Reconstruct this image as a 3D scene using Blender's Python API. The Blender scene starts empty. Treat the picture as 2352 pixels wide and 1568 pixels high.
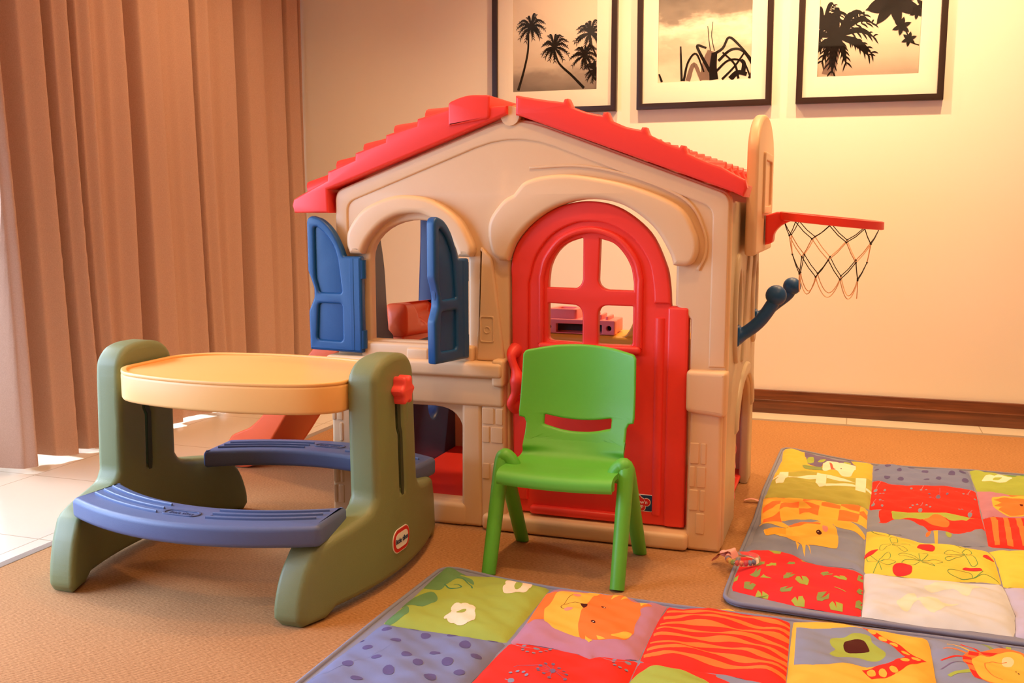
import bpy, bmesh, math, random
from math import sin, cos, pi, radians
from mathutils import Vector, Matrix
scn = bpy.context.scene
col = scn.collection
random.seed(7)

# ---------------------------------------------------------------- materials
def lin(c):
    c = c / 255.0
    return c / 12.92 if c <= 0.04045 else ((c + 0.055) / 1.055) ** 2.4

def rgb(h):
    h = h.lstrip('#')
    return (lin(int(h[0:2], 16)), lin(int(h[2:4], 16)), lin(int(h[4:6], 16)), 1)

MATS = {}
def mat(name, hexc, rough=0.5, var=0.06, vscale=6.0, bump=0.0, bscale=200.0, spec=0.4, metal=0.0, sheen=0.0):
    if name in MATS:
        return MATS[name]
    m = bpy.data.materials.new(name); m.use_nodes = True
    nt = m.node_tree; b = nt.nodes['Principled BSDF']
    b.inputs['Roughness'].default_value = rough
    b.inputs['Specular IOR Level'].default_value = spec
    b.inputs['Metallic'].default_value = metal
    if sheen:
        b.inputs['Sheen Weight'].default_value = sheen
    c = rgb(hexc)
    tc = nt.nodes.new('ShaderNodeTexCoord')
    n = nt.nodes.new('ShaderNodeTexNoise'); n.inputs['Scale'].default_value = vscale; n.inputs['Detail'].default_value = 4
    nt.links.new(tc.outputs['Object'], n.inputs['Vector'])
    mx = nt.nodes.new('ShaderNodeMix'); mx.data_type = 'RGBA'
    mx.inputs['A'].default_value = tuple(min(1, x * (1 - var)) for x in c[:3]) + (1,)
    mx.inputs['B'].default_value = tuple(min(1, x * (1 + var)) for x in c[:3]) + (1,)
    nt.links.new(n.outputs['Fac'], mx.inputs['Factor'])
    nt.links.new(mx.outputs['Result'], b.inputs['Base Color'])
    if bump:
        n2 = nt.nodes.new('ShaderNodeTexNoise'); n2.inputs['Scale'].default_value = bscale; n2.inputs['Detail'].default_value = 3
        nt.links.new(tc.outputs['Object'], n2.inputs['Vector'])
        bp = nt.nodes.new('ShaderNodeBump'); bp.inputs['Strength'].default_value = bump; bp.inputs['Distance'].default_value = 0.004
        nt.links.new(n2.outputs['Fac'], bp.inputs['Height'])
        nt.links.new(bp.outputs['Normal'], b.inputs['Normal'])
    MATS[name] = m
    return m

def node(m, t):
    return m.node_tree.nodes.new(t)

# ---------------------------------------------------------------- object helpers
def tag(o, label=None, cat=None, group=None, kind=None):
    if label: o['label'] = label
    if cat: o['category'] = cat
    if group: o['group'] = group
    if kind: o['kind'] = kind
    return o

def thing(name, loc, label, cat, group=None):
    o = bpy.data.objects.new(name, None); col.objects.link(o)
    o.location = loc; o.empty_display_size = 0.1
    return tag(o, label, cat, group)

def wloc(o):
    v = Vector((0, 0, 0))
    while o is not None:
        v = v + Vector(o.location); o = o.parent
    return v

def obj(name, bm, mats, parent=None, angle=35, loc=None, recalc=True):
    """link a bmesh given in room coordinates as ONE mesh object under parent"""
    if recalc:
        bmesh.ops.recalc_face_normals(bm, faces=bm.faces[:])
    me = bpy.data.meshes.new(name)
    bm.to_mesh(me); bm.free()
    if not isinstance(mats, (list, tuple)): mats = [mats]
    for m in mats: me.materials.append(m)
    o = bpy.data.objects.new(name, me); col.objects.link(o)
    base = Vector(loc) if loc is not None else Vector((0, 0, 0))
    if parent is not None:
        o.parent = parent; base = wloc(parent)
    elif loc is not None:
        o.location = loc
    me.transform(Matrix.Translation(-base))
    for p in me.polygons: p.use_smooth = True
    me.set_sharp_from_angle(angle=radians(angle))
    return o

def struct(name, bm, m, parent=None, **k):
    o = obj(name, bm, m, parent, **k); o['kind'] = 'structure'
    return o

def add(bm, other, mi=None):
    """merge bmesh other into bm"""
    me = bpy.data.meshes.new('tmp'); 
    if mi is not None:
        for f in other.faces: f.material_index = mi
    other.to_mesh(me); other.free(); bm.from_mesh(me); bpy.data.meshes.remove(me)
    return bm

# ---------------------------------------------------------------- shapes
def arc(cx, cy, r, a0, a1, n=12, ry=None):
    ry = r if ry is None else ry
    return [(cx + r * cos(radians(a0 + (a1 - a0) * i / n)), cy + ry * sin(radians(a0 + (a1 - a0) * i / n))) for i in range(n + 1)]

def rrect(x0, y0, x1, y1, r=0.01, n=5):
    return (arc(x1 - r, y1 - r, r, 0, 90, n) + arc(x0 + r, y1 - r, r, 90, 180, n) +
            arc(x0 + r, y0 + r, r, 180, 270, n) + arc(x1 - r, y0 + r, r, 270, 360, n))

def roundpoly(pts, r, n=5):
    out = []
    N = len(pts)
    rs = r if isinstance(r, (list, tuple)) else [r] * N
    for i in range(N):
        p = Vector(pts[i]); a = Vector(pts[i - 1]) - p; b = Vector(pts[(i + 1) % N]) - p
        rr = min(rs[i], a.length * 0.49, b.length * 0.49)
        if rr < 1e-5: out.append(tuple(p)); continue
        s = p + a.normalized() * rr; e = p + b.normalized() * rr
        for k in range(n + 1):
            t = k / n
            q = s * (1 - t) ** 2 + p * 2 * t * (1 - t) + e * t * t
            out.append((q.x, q.y))
    return out

def spline(pts, n=8, closed=False):
    P = [Vector(p) for p in pts]; N = len(P); out = []
    rng = range(N if closed else N - 1)
    for i in rng:
        p1, p2 = P[i], P[(i + 1) % N]
        p0 = P[i - 1] if (closed or i > 0) else p1 * 2 - p2
        p3 = P[(i + 2) % N] if (closed or i < N - 2) else p2 * 2 - p1
        for k in range(n):
            t = k / n
            out.append(0.5 * ((2 * p1) + (-p0 + p2) * t + (2 * p0 - 5 * p1 + 4 * p2 - p3) * t * t + (-p0 + 3 * p1 - 3 * p2 + p3) * t ** 3))
    if not closed: out.append(P[-1])
    return [tuple(p) for p in out]

def plate(polys, depth, bevel=0.0, fn=None, res=3):
    """flat moulding from outline + holes, rounded rim; (u,v,w) mapped by fn"""
    cu = bpy.data.curves.new('c', 'CURVE'); cu.dimensions = '2D'; cu.fill_mode = 'BOTH'
    cu.extrude = max(depth / 2 - bevel, 0); cu.bevel_depth = bevel; cu.bevel_resolution = res; cu.offset = -bevel
    for poly in polys:
        s = cu.splines.new('POLY'); s.points.add(len(poly) - 1); s.use_cyclic_u = True
        for p, q in zip(s.points, poly): p.co = (q[0], q[1], 0, 1)
    o = bpy.data.objects.new('c', cu); col.objects.link(o)
    dg = bpy.context.evaluated_depsgraph_get()
    me = bpy.data.meshes.new_from_object(o.evaluated_get(dg))
    bm = bmesh.new(); bm.from_mesh(me)
    bpy.data.objects.remove(o); bpy.data.curves.remove(cu); bpy.data.meshes.remove(me)
    bmesh.ops.remove_doubles(bm, verts=bm.verts[:], dist=1e-5)
    if fn:
        for v in bm.verts: v.co = fn(*v.co)
    return bm

def FXZ(y0, d):            # front face at y0, goes back by d
    return lambda u, v, w: Vector((u, y0 + d / 2 - w, v))
def FYZ(xc):
    return lambda u, v, w: Vector((xc + w, u, v))
def FXY(zc):
    return lambda u, v, w: Vector((u, v, zc + w))

def cuts(bm, axis, positions):
    no = Vector((0, 0, 0)); no[axis] = 1
    for p in positions:
        co = Vector((0, 0, 0)); co[axis] = p
        bmesh.ops.bisect_plane(bm, geom=bm.verts[:] + bm.edges[:] + bm.faces[:], dist=1e-6, plane_co=co, plane_no=no)
    return bm

def frange(a, b, n):
    return [a + (b - a) * i / n for i in range(n + 1)]

def box(x0, y0, z0, x1, y1, z1, bev=0.0, seg=3):
    bm = bmesh.new()
    bmesh.ops.create_cube(bm, size=1)
    for v in bm.verts:
        v.co = Vector(((x0 + x1) / 2 + v.co.x * (x1 - x0), (y0 + y1) / 2 + v.co.y * (y1 - y0), (z0 + z1) / 2 + v.co.z * (z1 - z0)))
    if bev:
        bmesh.ops.bevel(bm, geom=bm.edges[:] + bm.verts[:], offset=bev, segments=seg, profile=0.5, affect='EDGES')
    return bm

def tube(path, r, n=10, closed=False, caps=True, flat=1.0):
    """tube along a 3D path; r may be a list"""
    P = [Vector(p) for p in path]; N = len(P); bm = bmesh.new(); rings = []
    T0 = None; nrm = None
    for i in range(N):
        a = P[i - 1] if (closed or i > 0) else P[i]
        b = P[(i + 1) % N] if (closed or i < N - 1) else P[i]
        t = (b - a).normalized()
        if nrm is None:
            up = Vector((0, 0, 1)) if abs(t.z) < 0.9 else Vector((1, 0, 0))
            nrm = (up - t * up.dot(t)).normalized()
        else:
            nrm = (nrm - t * nrm.dot(t)).normalized()
        bi = t.cross(nrm)
        rr = r[i] if isinstance(r, (list, tuple)) else r
        rings.append([bm.verts.new(P[i] + nrm * (rr * cos(2 * pi * k / n)) + bi * (rr * flat * sin(2 * pi * k / n))) for k in range(n)])
    for i in range(N if closed else N - 1):
        A, B = rings[i], rings[(i + 1) % N]
        for k in range(n):
            bm.faces.new((A[k], A[(k + 1) % n], B[(k + 1) % n], B[k]))
    if caps and not closed:
        bm.faces.new(rings[0][::-1]); bm.faces.new(rings[-1])
    return bm

def ball(c, r, sx=1, sy=1, sz=1, seg=20):
    bm = bmesh.new(); bmesh.ops.create_uvsphere(bm, u_segments=seg, v_segments=seg // 2, radius=r)
    for v in bm.verts: v.co = Vector((c[0] + v.co.x * sx, c[1] + v.co.y * sy, c[2] + v.co.z * sz))
    return bm

def grid(fn, nu, nv):
    bm = bmesh.new()
    V = [[bm.verts.new(fn(i / nu, j / nv)) for j in range(nv + 1)] for i in range(nu + 1)]
    for i in range(nu):
        for j in range(nv):
            bm.faces.new((V[i][j], V[i + 1][j], V[i + 1][j + 1], V[i][j + 1]))
    return bm

def flatpoly(pts3):
    bm = bmesh.new()
    bm.faces.new([bm.verts.new(p) for p in pts3])
    bmesh.ops.triangulate(bm, faces=bm.faces[:])
    return bm

def text(s, size, fn, depth=0.0005, align='CENTER', sx=1.0, shear=0.0):
    cu = bpy.data.curves.new('t', 'FONT'); cu.body = s; cu.size = size; cu.align_x = align; cu.align_y = 'CENTER'
    cu.extrude = depth; cu.shear = shear; cu.offset = size * 0.012
    o = bpy.data.objects.new('t', cu); col.objects.link(o)
    me = bpy.data.meshes.new_from_object(o.evaluated_get(bpy.context.evaluated_depsgraph_get()))
    bm = bmesh.new(); bm.from_mesh(me)
    bpy.data.objects.remove(o); bpy.data.curves.remove(cu); bpy.data.meshes.remove(me)
    for v in bm.verts: v.co = fn(v.co.x * sx, v.co.y, v.co.z)
    return bm
# ---------------------------------------------------------------- camera
cam = bpy.data.objects.new('camera', bpy.data.cameras.new('camera')); col.objects.link(cam)
cam.location = (0, 0, 1.03); cam.rotation_euler = (radians(90 - 7.634), 0, radians(18.855))
cam.data.sensor_width = 36; cam.data.lens = 2295 / 2352 * 36; cam.data.clip_start = 0.05
scn.camera = cam
scn.view_settings.view_transform = 'Standard'
scn.view_settings.exposure = 0.18
scn.view_settings.gamma = 1.06
scn.cycles.use_denoising = True
scn.cycles.max_bounces = 10

# ---------------------------------------------------------------- room shell
ZF = -0.008          # tile level; the rug's top is z = 0
HC = 2.72            # ceiling
YB = 5.17            # back wall
XL, XR, YF = -3.45, 3.2, -2.2

def wall_mat():
    m = mat('wall_paint', '#e9dfcd', 0.75, 0.012, 1.5, 0.04, 350)
    return m
m_wall = wall_mat()
m_ceil = mat('ceiling_paint', '#ece6da', 0.8, 0.01, 1.0)

def tile_mat():
    m = mat('floor_tile', '#dccfb8', 0.22, 0.05, 3.0, spec=0.5)
    nt = m.node_tree; b = nt.nodes['Principled BSDF']
    tc = node(m, 'ShaderNodeTexCoord'); br = node(m, 'ShaderNodeTexBrick')
    br.offset = 0.0; br.inputs['Scale'].default_value = 1.0
    br.inputs['Brick Width'].default_value = 0.6; br.inputs['Row Height'].default_value = 0.6
    br.inputs['Mortar Size'].default_value = 0.0025; br.inputs['Mortar Smooth'].default_value = 0.2
    br.inputs['Color1'].default_value = (1, 1, 1, 1); br.inputs['Color2'].default_value = (0.96, 0.95, 0.94, 1); br.inputs['Mortar'].default_value = (0.6, 0.56, 0.5, 1)
    nt.links.new(tc.outputs['Object'], br.inputs['Vector'])
    src = b.inputs['Base Color'].links[0].from_socket
    mx = node(m, 'ShaderNodeMix'); mx.data_type = 'RGBA'; mx.blend_type = 'MULTIPLY'; mx.inputs['Factor'].default_value = 1
    nt.links.new(src, mx.inputs['A']); nt.links.new(br.outputs['Color'], mx.inputs['B'])
    nt.links.new(mx.outputs['Result'], b.inputs['Base Color'])
    return m
m_tile = tile_mat()

struct('floor', box(XL - 1.6, YF - 0.1, ZF - 0.1, XR + 0.1, YB + 0.1, ZF), m_tile)
struct('ceiling', box(XL - 0.1, YF - 0.1, HC, XR + 0.1, YB + 0.1, HC + 0.1), m_ceil)
struct('wall_back', box(XL - 0.1, YB, ZF, XR + 0.1, YB + 0.1, HC), m_wall)
struct('wall_right', box(XR, YF, ZF, XR + 0.1, YB, HC), m_wall)
struct('wall_front', box(XL, YF - 0.1, ZF, XR, YF, HC), m_wall)
# left wall: pieces around the tall glazed opening behind the curtain
WY0, WY1, WZ1 = 0.3, 5.0, 2.45
bm = box(XL - 0.1, YF, ZF, XL, WY0, HC)
add(bm, box(XL - 0.1, WY1, ZF, XL, YB, HC)); add(bm, box(XL - 0.1, WY0, WZ1, XL, WY1, HC))
struct('wall_left', bm, m_wall)

m_alu = mat('window_frame_paint', '#d9d6cf', 0.4)
bm = plate([[(WY0, ZF), (WY1, ZF), (WY1, WZ1), (WY0, WZ1)]] +
           [[(a, 0.05), (b, 0.05), (b, WZ1 - 0.06), (a, WZ1 - 0.06)] for a, b in ((WY0 + .06, 1.8), (1.88, 3.38), (3.46, WY1 - .06))],
           0.06, 0.004, FYZ(XL - 0.05))
win = struct('window_1', bm, m_alu)
mg = bpy.data.materials.new('window_glass'); mg.use_nodes = True
nt = mg.node_tree; nt.nodes.clear()
out = nt.nodes.new('ShaderNodeOutputMaterial'); tr = nt.nodes.new('ShaderNodeBsdfTransparent'); gl = nt.nodes.new('ShaderNodeBsdfGlossy')
gl.inputs['Roughness'].default_value = 0.02
fr = nt.nodes.new('ShaderNodeFresnel'); fr.inputs['IOR'].default_value = 1.45; ms = nt.nodes.new('ShaderNodeMixShader')
nt.links.new(fr.outputs[0], ms.inputs[0]); nt.links.new(tr.outputs[0], ms.inputs[1]); nt.links.new(gl.outputs[0], ms.inputs[2]); nt.links.new(ms.outputs[0], out.inputs[0])
bm = box(XL - 0.055, WY0 + 0.05, 0.04, XL - 0.045, WY1 - 0.05, WZ1 - 0.05)
struct('window_pane', bm, mg, win)

# baseboard
def wood_mat():
    m = bpy.data.materials.new('dark_wood'); m.use_nodes = True; nt = m.node_tree; b = nt.nodes['Principled BSDF']
    tc = nt.nodes.new('ShaderNodeTexCoord'); mp = nt.nodes.new('ShaderNodeMapping'); mp.inputs['Scale'].default_value = (1.2, 8, 22)
    n = nt.nodes.new('ShaderNodeTexNoise'); n.inputs['Scale'].default_value = 2.5; n.inputs['Detail'].default_value = 6
    cr = nt.nodes.new('ShaderNodeValToRGB'); cr.color_ramp.elements[0].color = rgb('#4a2414'); cr.color_ramp.elements[1].color = rgb('#7d4526')
    cr.color_ramp.elements[0].position = 0.3; cr.color_ramp.elements[1].position = 0.75
    nt.links.new(tc.outputs['Object'], mp.inputs['Vector']); nt.links.new(mp.outputs[0], n.inputs['Vector']); nt.links.new(n.outputs['Fac'], cr.inputs[0]); nt.links.new(cr.outputs[0], b.inputs['Base Color'])
    b.inputs['Roughness'].default_value = 0.35
    return m
m_wood = wood_mat()
bm = box(XL, YB - 0.016, ZF, XR, YB, 0.112, 0.003)
add(bm, box(XL, YB - 0.019, 0.055, XR, YB - 0.012, 0.062, 0.002))
struct('baseboard_back', bm, m_wood)
struct('baseboard_right', box(XR - 0.016, YF, ZF, XR, YB - 0.02, 0.112, 0.003), m_wood)
struct('baseboard_front', box(XL, YF, ZF, XR - 0.02, YF + 0.016, 0.112, 0.003), m_wood)

# ---------------------------------------------------------------- rug
def rug_mat():
    m = bpy.data.materials.new('sisal_weave'); m.use_nodes = True; nt = m.node_tree; b = nt.nodes['Principled BSDF']
    tc = nt.nodes.new('ShaderNodeTexCoord')
    mp = nt.nodes.new('ShaderNodeMapping'); mp.inputs['Scale'].default_value = (70, 230, 1)
    n = nt.nodes.new('ShaderNodeTexNoise'); n.inputs['Scale'].default_value = 1.6; n.inputs['Detail'].default_value = 4
    wv = nt.nodes.new('ShaderNodeTexWave'); wv.wave_type = 'BANDS'; wv.bands_direction = 'Y'; wv.inputs['Scale'].default_value = 48; wv.inputs['Distortion'].default_value = 1.5; wv.inputs['Detail'].default_value = 2; wv.inputs['Detail Scale'].default_value = 6
    n3 = nt.nodes.new('ShaderNodeTexNoise'); n3.inputs['Scale'].default_value = 1.3; n3.inputs['Detail'].default_value = 3
    cr = nt.nodes.new('ShaderNodeValToRGB'); cr.color_ramp.elements[0].color = rgb('#875a33'); cr.color_ramp.elements[1].color = rgb('#c4915f')
    cr.color_ramp.elements[0].position = 0.22; cr.color_ramp.elements[1].position = 0.76
    mx = nt.nodes.new('ShaderNodeMath'); mx.operation = 'MULTIPLY_ADD'; mx.inputs[1].default_value = 0.20; 
    mm = nt.nodes.new('ShaderNodeMath'); mm.operation = 'MULTIPLY_ADD'; mm.inputs[1].default_value = 0.18
    nt.links.new(tc.outputs['Object'], mp.inputs['Vector']); nt.links.new(mp.outputs[0], n.inputs['Vector'])
    nt.links.new(tc.outputs['Object'], wv.inputs['Vector']); nt.links.new(tc.outputs['Object'], n3.inputs['Vector'])
    nt.links.new(wv.outputs['Fac'], mx.inputs[0]); nt.links.new(n.outputs['Fac'], mx.inputs[2])
    nt.links.new(n3.outputs['Fac'], mm.inputs[0]); nt.links.new(mx.outputs[0], mm.inputs[2])
    sb = nt.nodes.new('ShaderNodeMath'); sb.operation = 'SUBTRACT'; sb.inputs[1].default_value = 0.2
    nt.links.new(mm.outputs[0], sb.inputs[0]); nt.links.new(sb.outputs[0], cr.inputs[0]); nt.links.new(cr.outputs[0], b.inputs['Base Color'])
    bp = nt.nodes.new('ShaderNodeBump'); bp.inputs['Strength'].default_value = 0.5; bp.inputs['Distance'].default_value = 0.004
    nt.links.new(mx.outputs[0], bp.inputs['Height']); nt.links.new(bp.outputs[0], b.inputs['Normal'])
    b.inputs['Roughness'].default_value = 0.9; b.inputs['Specular IOR Level'].default_value = 0.1
    return m
RX0, RX1, RY0, RY1 = -2.33, 2.4, -1.4, 4.965
rug = thing('sisal_rug', (0, 2, ZF), 'large tan sisal rug with a grey cloth edge, under the playhouse and mats', 'rug')
obj('rug_weave', box(RX0 + .02, RY0 + .02, ZF, RX1 - .02, RY1 - .02, -0.0015, 0.003), rug_mat(), rug)
bm = plate([[(RX0, RY0), (RX1, RY0), (RX1, RY1), (RX0, RY1)], [(RX0 + .035, RY0 + .035), (RX1 - .035, RY0 + .035), (RX1 - .035, RY1 - .035), (RX0 + .035, RY1 - .035)]], 0.0095, 0.004, FXY(-0.0042))
o = obj('edge_binding', bm, mat('rug_binding', '#8b7a68', 0.85, 0.05, 60, 0.3, 300), rug); o['label'] = 'grey-brown cloth edge band'

# ---------------------------------------------------------------- curtains
EDGES = [(2.94, 1), (3.03, .7), (3.25, 1), (3.39, 1), (3.51, .35), (3.705, .9), (3.94, .3), (4.16, 1), (4.30, .35), (4.49, 1), (4.74, .35), (4.92, 1), (5.065, .9), (5.17, .5)]
KN = []
for (e0, d0), (e1, d1) in zip(EDGES[:-1], EDGES[1:]):
    g = e1 - e0
    KN += [(e0, .045), (e0 + min(.03, .2 * g), .045 - .095 * d0), (e0 + .40 * g, .045 - .085 * d0), (e0 + .62 * g, .028)]
KN.append((5.17, .0))
def fold_at(y):
    for i in range(len(KN) - 1):
        if y <= KN[i + 1][0] or i == len(KN) - 2:
            t = max(0, min(1, (y - KN[i][0]) / (KN[i + 1][0] - KN[i][0])))
            t = t * t * (3 - 2 * t)
            return KN[i][1] * (1 - t) + KN[i + 1][1] * t
def curt(u, v):
    z = 0.004 + v * 2.66
    y = 2.985 + u * 2.17
    k = 1 - v
    y2 = y - 0.030 * (0.55 - z) * (1 - u) + 0.010 * sin(z * 2.3 + y * 7) * k
    x = -3.11 + 1.75 * (0.85 + 0.25 * k) * fold_at(min(5.165, max(2.95, y2))) + 0.006 * sin(y * 15 + z * 1.6) * k + 0.055 * u ** 3
    if v == 0: z += 0.006 + 0.024 * math.exp(-((y - 3.12) / .07) ** 2) + 0.040 * math.exp(-((y - 3.60) / .06) ** 2) + 0.036 * math.exp(-((y - 4.33) / .07) ** 2)
    return Vector((x, y, z))
def fabric(name, hexc, hexd):
    m = bpy.data.materials.new(name); m.use_nodes = True; nt = m.node_tree; b = nt.nodes['Principled BSDF']
    tc = nt.nodes.new('ShaderNodeTexCoord'); mp = nt.nodes.new('ShaderNodeMapping'); mp.inputs['Scale'].default_value = (1, 1, 1)
    n = nt.nodes.new('ShaderNodeTexNoise'); n.inputs['Scale'].default_value = 260; n.inputs['Detail'].default_value = 2
    mx = nt.nodes.new('ShaderNodeMix'); mx.data_type = 'RGBA'; mx.inputs['A'].default_value = rgb(hexd); mx.inputs['B'].default_value = rgb(hexc)
    nt.links.new(tc.outputs['Object'], mp.inputs[0]); nt.links.new(mp.outputs[0], n.inputs['Vector']); nt.links.new(n.outputs['Fac'], mx.inputs['Factor']); nt.links.new(mx.outputs['Result'], b.inputs['Base Color'])
    bp = nt.nodes.new('ShaderNodeBump'); bp.inputs['Strength'].default_value = 0.15; bp.inputs['Distance'].default_value = 0.002
    nt.links.new(n.outputs['Fac'], bp.inputs['Height']); nt.links.new(bp.outputs[0], b.inputs['Normal'])
    b.inputs['Roughness'].default_value = 0.85; b.inputs['Sheen Weight'].default_value = 0.08; b.inputs['Specular IOR Level'].default_value = 0.15
    return m
bm = grid(curt, 620, 26)
cur = obj('brown_curtain', bm, fabric('curtain_cloth', '#c9a28c', '#ab8570'), None, angle=80, loc=(-3.088, 4.0, 0))
tag(cur, 'heavy brown pleated curtain hanging to the floor at the left', 'curtain')
ms_ = bpy.data.materials.new('sheer_cloth'); ms_.use_nodes = True
nt = ms_.node_tree; nt.nodes.clear()
out = nt.nodes.new('ShaderNodeOutputMaterial'); d = nt.nodes.new('ShaderNodeBsdfDiffuse'); t = nt.nodes.new('ShaderNodeBsdfTranslucent'); tp = nt.nodes.new('ShaderNodeBsdfTransparent')
d.inputs[0].default_value = (0.85, 0.85, 0.85, 1); t.inputs[0].default_value = (0.9, 0.9, 0.9, 1)
m1 = nt.nodes.new('ShaderNodeMixShader'); m1.inputs[0].default_value = 0.5; m2 = nt.nodes.new('ShaderNodeMixShader'); m2.inputs[0].default_value = 0.25
nt.links.new(d.outputs[0], m1.inputs[1]); nt.links.new(t.outputs[0], m1.inputs[2]); nt.links.new(m1.outputs[0], m2.inputs[1]); nt.links.new(tp.outputs[0], m2.inputs[2]); nt.links.new(m2.outputs[0], out.inputs[0])
def sheer(u, v):
    y = 2.30 + u * 0.80
    return Vector((-3.27 + 0.025 * sin(y * 46), y, 0.003 + v * 2.6))
o = obj('sheer_curtain', grid(sheer, 90, 10), ms_, None, angle=80, loc=(-3.27, 2.75, 0))
tag(o, 'thin white sheer curtain beside the brown drape, at the far left edge', 'curtain')

# ---------------------------------------------------------------- wall switch at the right edge
sw = thing('wall_switch', (0.83, YB, 0.33), 'cream wall socket plate low on the back wall at the right edge', 'wall socket')
m_sw = mat('socket_plastic', '#e6dcc8', 0.35)
obj('face_plate', plate([rrect(0.783, 0.272, 0.873, 0.385, 0.008)], 0.012, 0.003, FXZ(YB - 0.012, 0.012)), m_sw, sw)
obj('rocker', plate([rrect(0.803, 0.30, 0.853, 0.357, 0.004)], 0.006, 0.002, FXZ(YB - 0.016, 0.006)), m_sw, sw)

# ---------------------------------------------------------------- light
w = bpy.data.worlds.new('world'); scn.world = w; w.use_nodes = True
w.node_tree.nodes['Background'].inputs[0].default_value = (0.55, 0.72, 1.0, 1); w.node_tree.nodes['Background'].inputs[1].default_value = 1.0
WARM = (1.0, 0.60, 0.27)
def lamp(kind, name, loc, power, color=WARM, target=None, **k):
    L = bpy.data.lights.new(name, kind); L.energy = power; L.color = color
    for a, b in k.items(): setattr(L, a, b)
    o = bpy.data.objects.new(name, L); col.objects.link(o); o.location = loc
    if target is not None:
        o.rotation_euler = (Vector(target) - Vector(loc)).to_track_quat('-Z', 'Y').to_euler()
    return o
WASH = (1.0, 0.605, 0.29)
WARM = (1.0, 0.56, 0.25)
lamp('AREA', 'daylight_outside', (-4.6, 3.9, 1.9), 650, (0.70, 0.83, 1.0), (-3.25, 3.9, -0.1), shape='RECTANGLE', size=2.4, size_y=1.2, spread=radians(70))
lamp('AREA', 'window_daylight', (-3.62, 1.45, 1.0), 75, (0.50, 0.66, 1.0), (-2.3, 2.2, 0.1), shape='RECTANGLE', size=2.2, size_y=1.9, spread=radians(120))
for x, p in ((-1.14, 88), (-0.36, 140), (0.47, 112)):
    lamp('SPOT', 'wall_downlight', (x, 4.50, HC - 0.02), p, WASH, (x, 4.95, 0.2), spot_size=radians(125), spot_blend=1.0, shadow_soft_size=0.03)
lamp('SPOT', 'curtain_fill', (-2.05, 4.0, HC - 0.02), 70, WASH, (-2.75, 4.0, 0.6), spot_size=radians(120), spot_blend=1.0, shadow_soft_size=0.05)  # added fill spot to brighten the curtain folds, no known fitting
for x, y, p in ((-0.80, 2.86, 60), (-0.9, 2.0, 45), (0.45, 3.7, 75), (0.9, 2.0, 45), (-0.5, 0.7, 45), (0.9, 0.6, 35)):  # downlights over the room; the front pair is added fill
    lamp('SPOT', 'ceiling_downlight_and_fill', (x, y, HC - 0.02), p, WARM, (x, y, 0), spot_size=radians(130), spot_blend=0.9, shadow_soft_size=0.06)
lamp('AREA', 'ceiling_bounce_fill', (-0.4, 1.6, HC - 0.03), 32, (1.0, 0.60, 0.30), (-0.4, 1.6, 0), shape='RECTANGLE', size=4.5, size_y=5.0)  # added soft fill imitating light bounced off the ceiling
# ================================================================ framed photographs
m_blk = mat('frame_black', '#2a1a14', 0.35, 0.05, 10)
m_matb = mat('mat_board', '#f2e9d6', 0.8, 0.01, 5)
m_sil = mat('print_ink', '#0a0605', 0.9, 0.2, 30, spec=0.05)
m_sil2 = mat('print_grey', '#6a5348', 0.7, 0.3, 25)
def sky_mat(name, stops, seed, clouds=0.0):
    m = bpy.data.materials.new(name); m.use_nodes = True; nt = m.node_tree; b = nt.nodes['Principled BSDF']
    b.inputs['Roughness'].default_value = 0.6; b.inputs['Specular IOR Level'].default_value = 0.2
    tc = nt.nodes.new('ShaderNodeTexCoord'); sx = nt.nodes.new('ShaderNodeSeparateXYZ'); nt.links.new(tc.outputs['Generated'], sx.inputs[0])
    mp = nt.nodes.new('ShaderNodeMapping'); mp.inputs['Location'].default_value = (seed, seed, seed); mp.inputs['Scale'].default_value = (2.2, 1, 5)
    n = nt.nodes.new('ShaderNodeTexNoise'); n.inputs['Scale'].default_value = 1.4; n.inputs['Detail'].default_value = 7; n.inputs['Roughness'].default_value = 0.6
    nt.links.new(tc.outputs['Generated'], mp.inputs[0]); nt.links.new(mp.outputs[0], n.inputs['Vector'])
    ma = nt.nodes.new('ShaderNodeMath'); ma.operation = 'MULTIPLY_ADD'; ma.inputs[1].default_value = clouds
    nt.links.new(n.outputs['Fac'], ma.inputs[0]); nt.links.new(sx.outputs['Z'], ma.inputs[2])
    sb = nt.nodes.new('ShaderNodeMath'); sb.operation = 'SUBTRACT'; sb.inputs[1].default_value = clouds * 0.5; nt.links.new(ma.outputs[0], sb.inputs[0])
    cr = nt.nodes.new('ShaderNodeValToRGB')
    while len(cr.color_ramp.elements) < len(stops): cr.color_ramp.elements.new(0.5)
    for e, (p, c) in zip(cr.color_ramp.elements, stops): e.position = p; e.color = rgb(c)
    nt.links.new(sb.outputs[0], cr.inputs[0]); nt.links.new(cr.outputs[0], b.inputs['Base Color'])
    return m
def leaf2(pts, w, yf, bm, mi, tip=0.1):
    c = spline(pts, 5); L = []; Rr = []
    n = len(c)
    for i in range(n):
        a0 = Vector(c[max(0, i - 1)]); a1 = Vector(c[min(n - 1, i + 1)]); t = (a1 - a0).normalized(); nn = Vector((-t.y, t.x))
        s = i / (n - 1); ww = w * (sin(pi * min(1, 0.12 + s * 0.95)) ** 0.7) if tip < 1 else w * (1 - 0.35 * s)
        L.append(Vector(c[i]) + nn * ww); Rr.append(Vector(c[i]) - nn * ww)
    rows = [(bm.verts.new((l.x, yf, l.y)), bm.verts.new((r.x, yf, r.y))) for l, r in zip(L, Rr)]
    for i in range(n - 1):
        f = bm.faces.new((rows[i][0], rows[i][1], rows[i + 1][1], rows[i + 1][0])); f.material_index = mi
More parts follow.
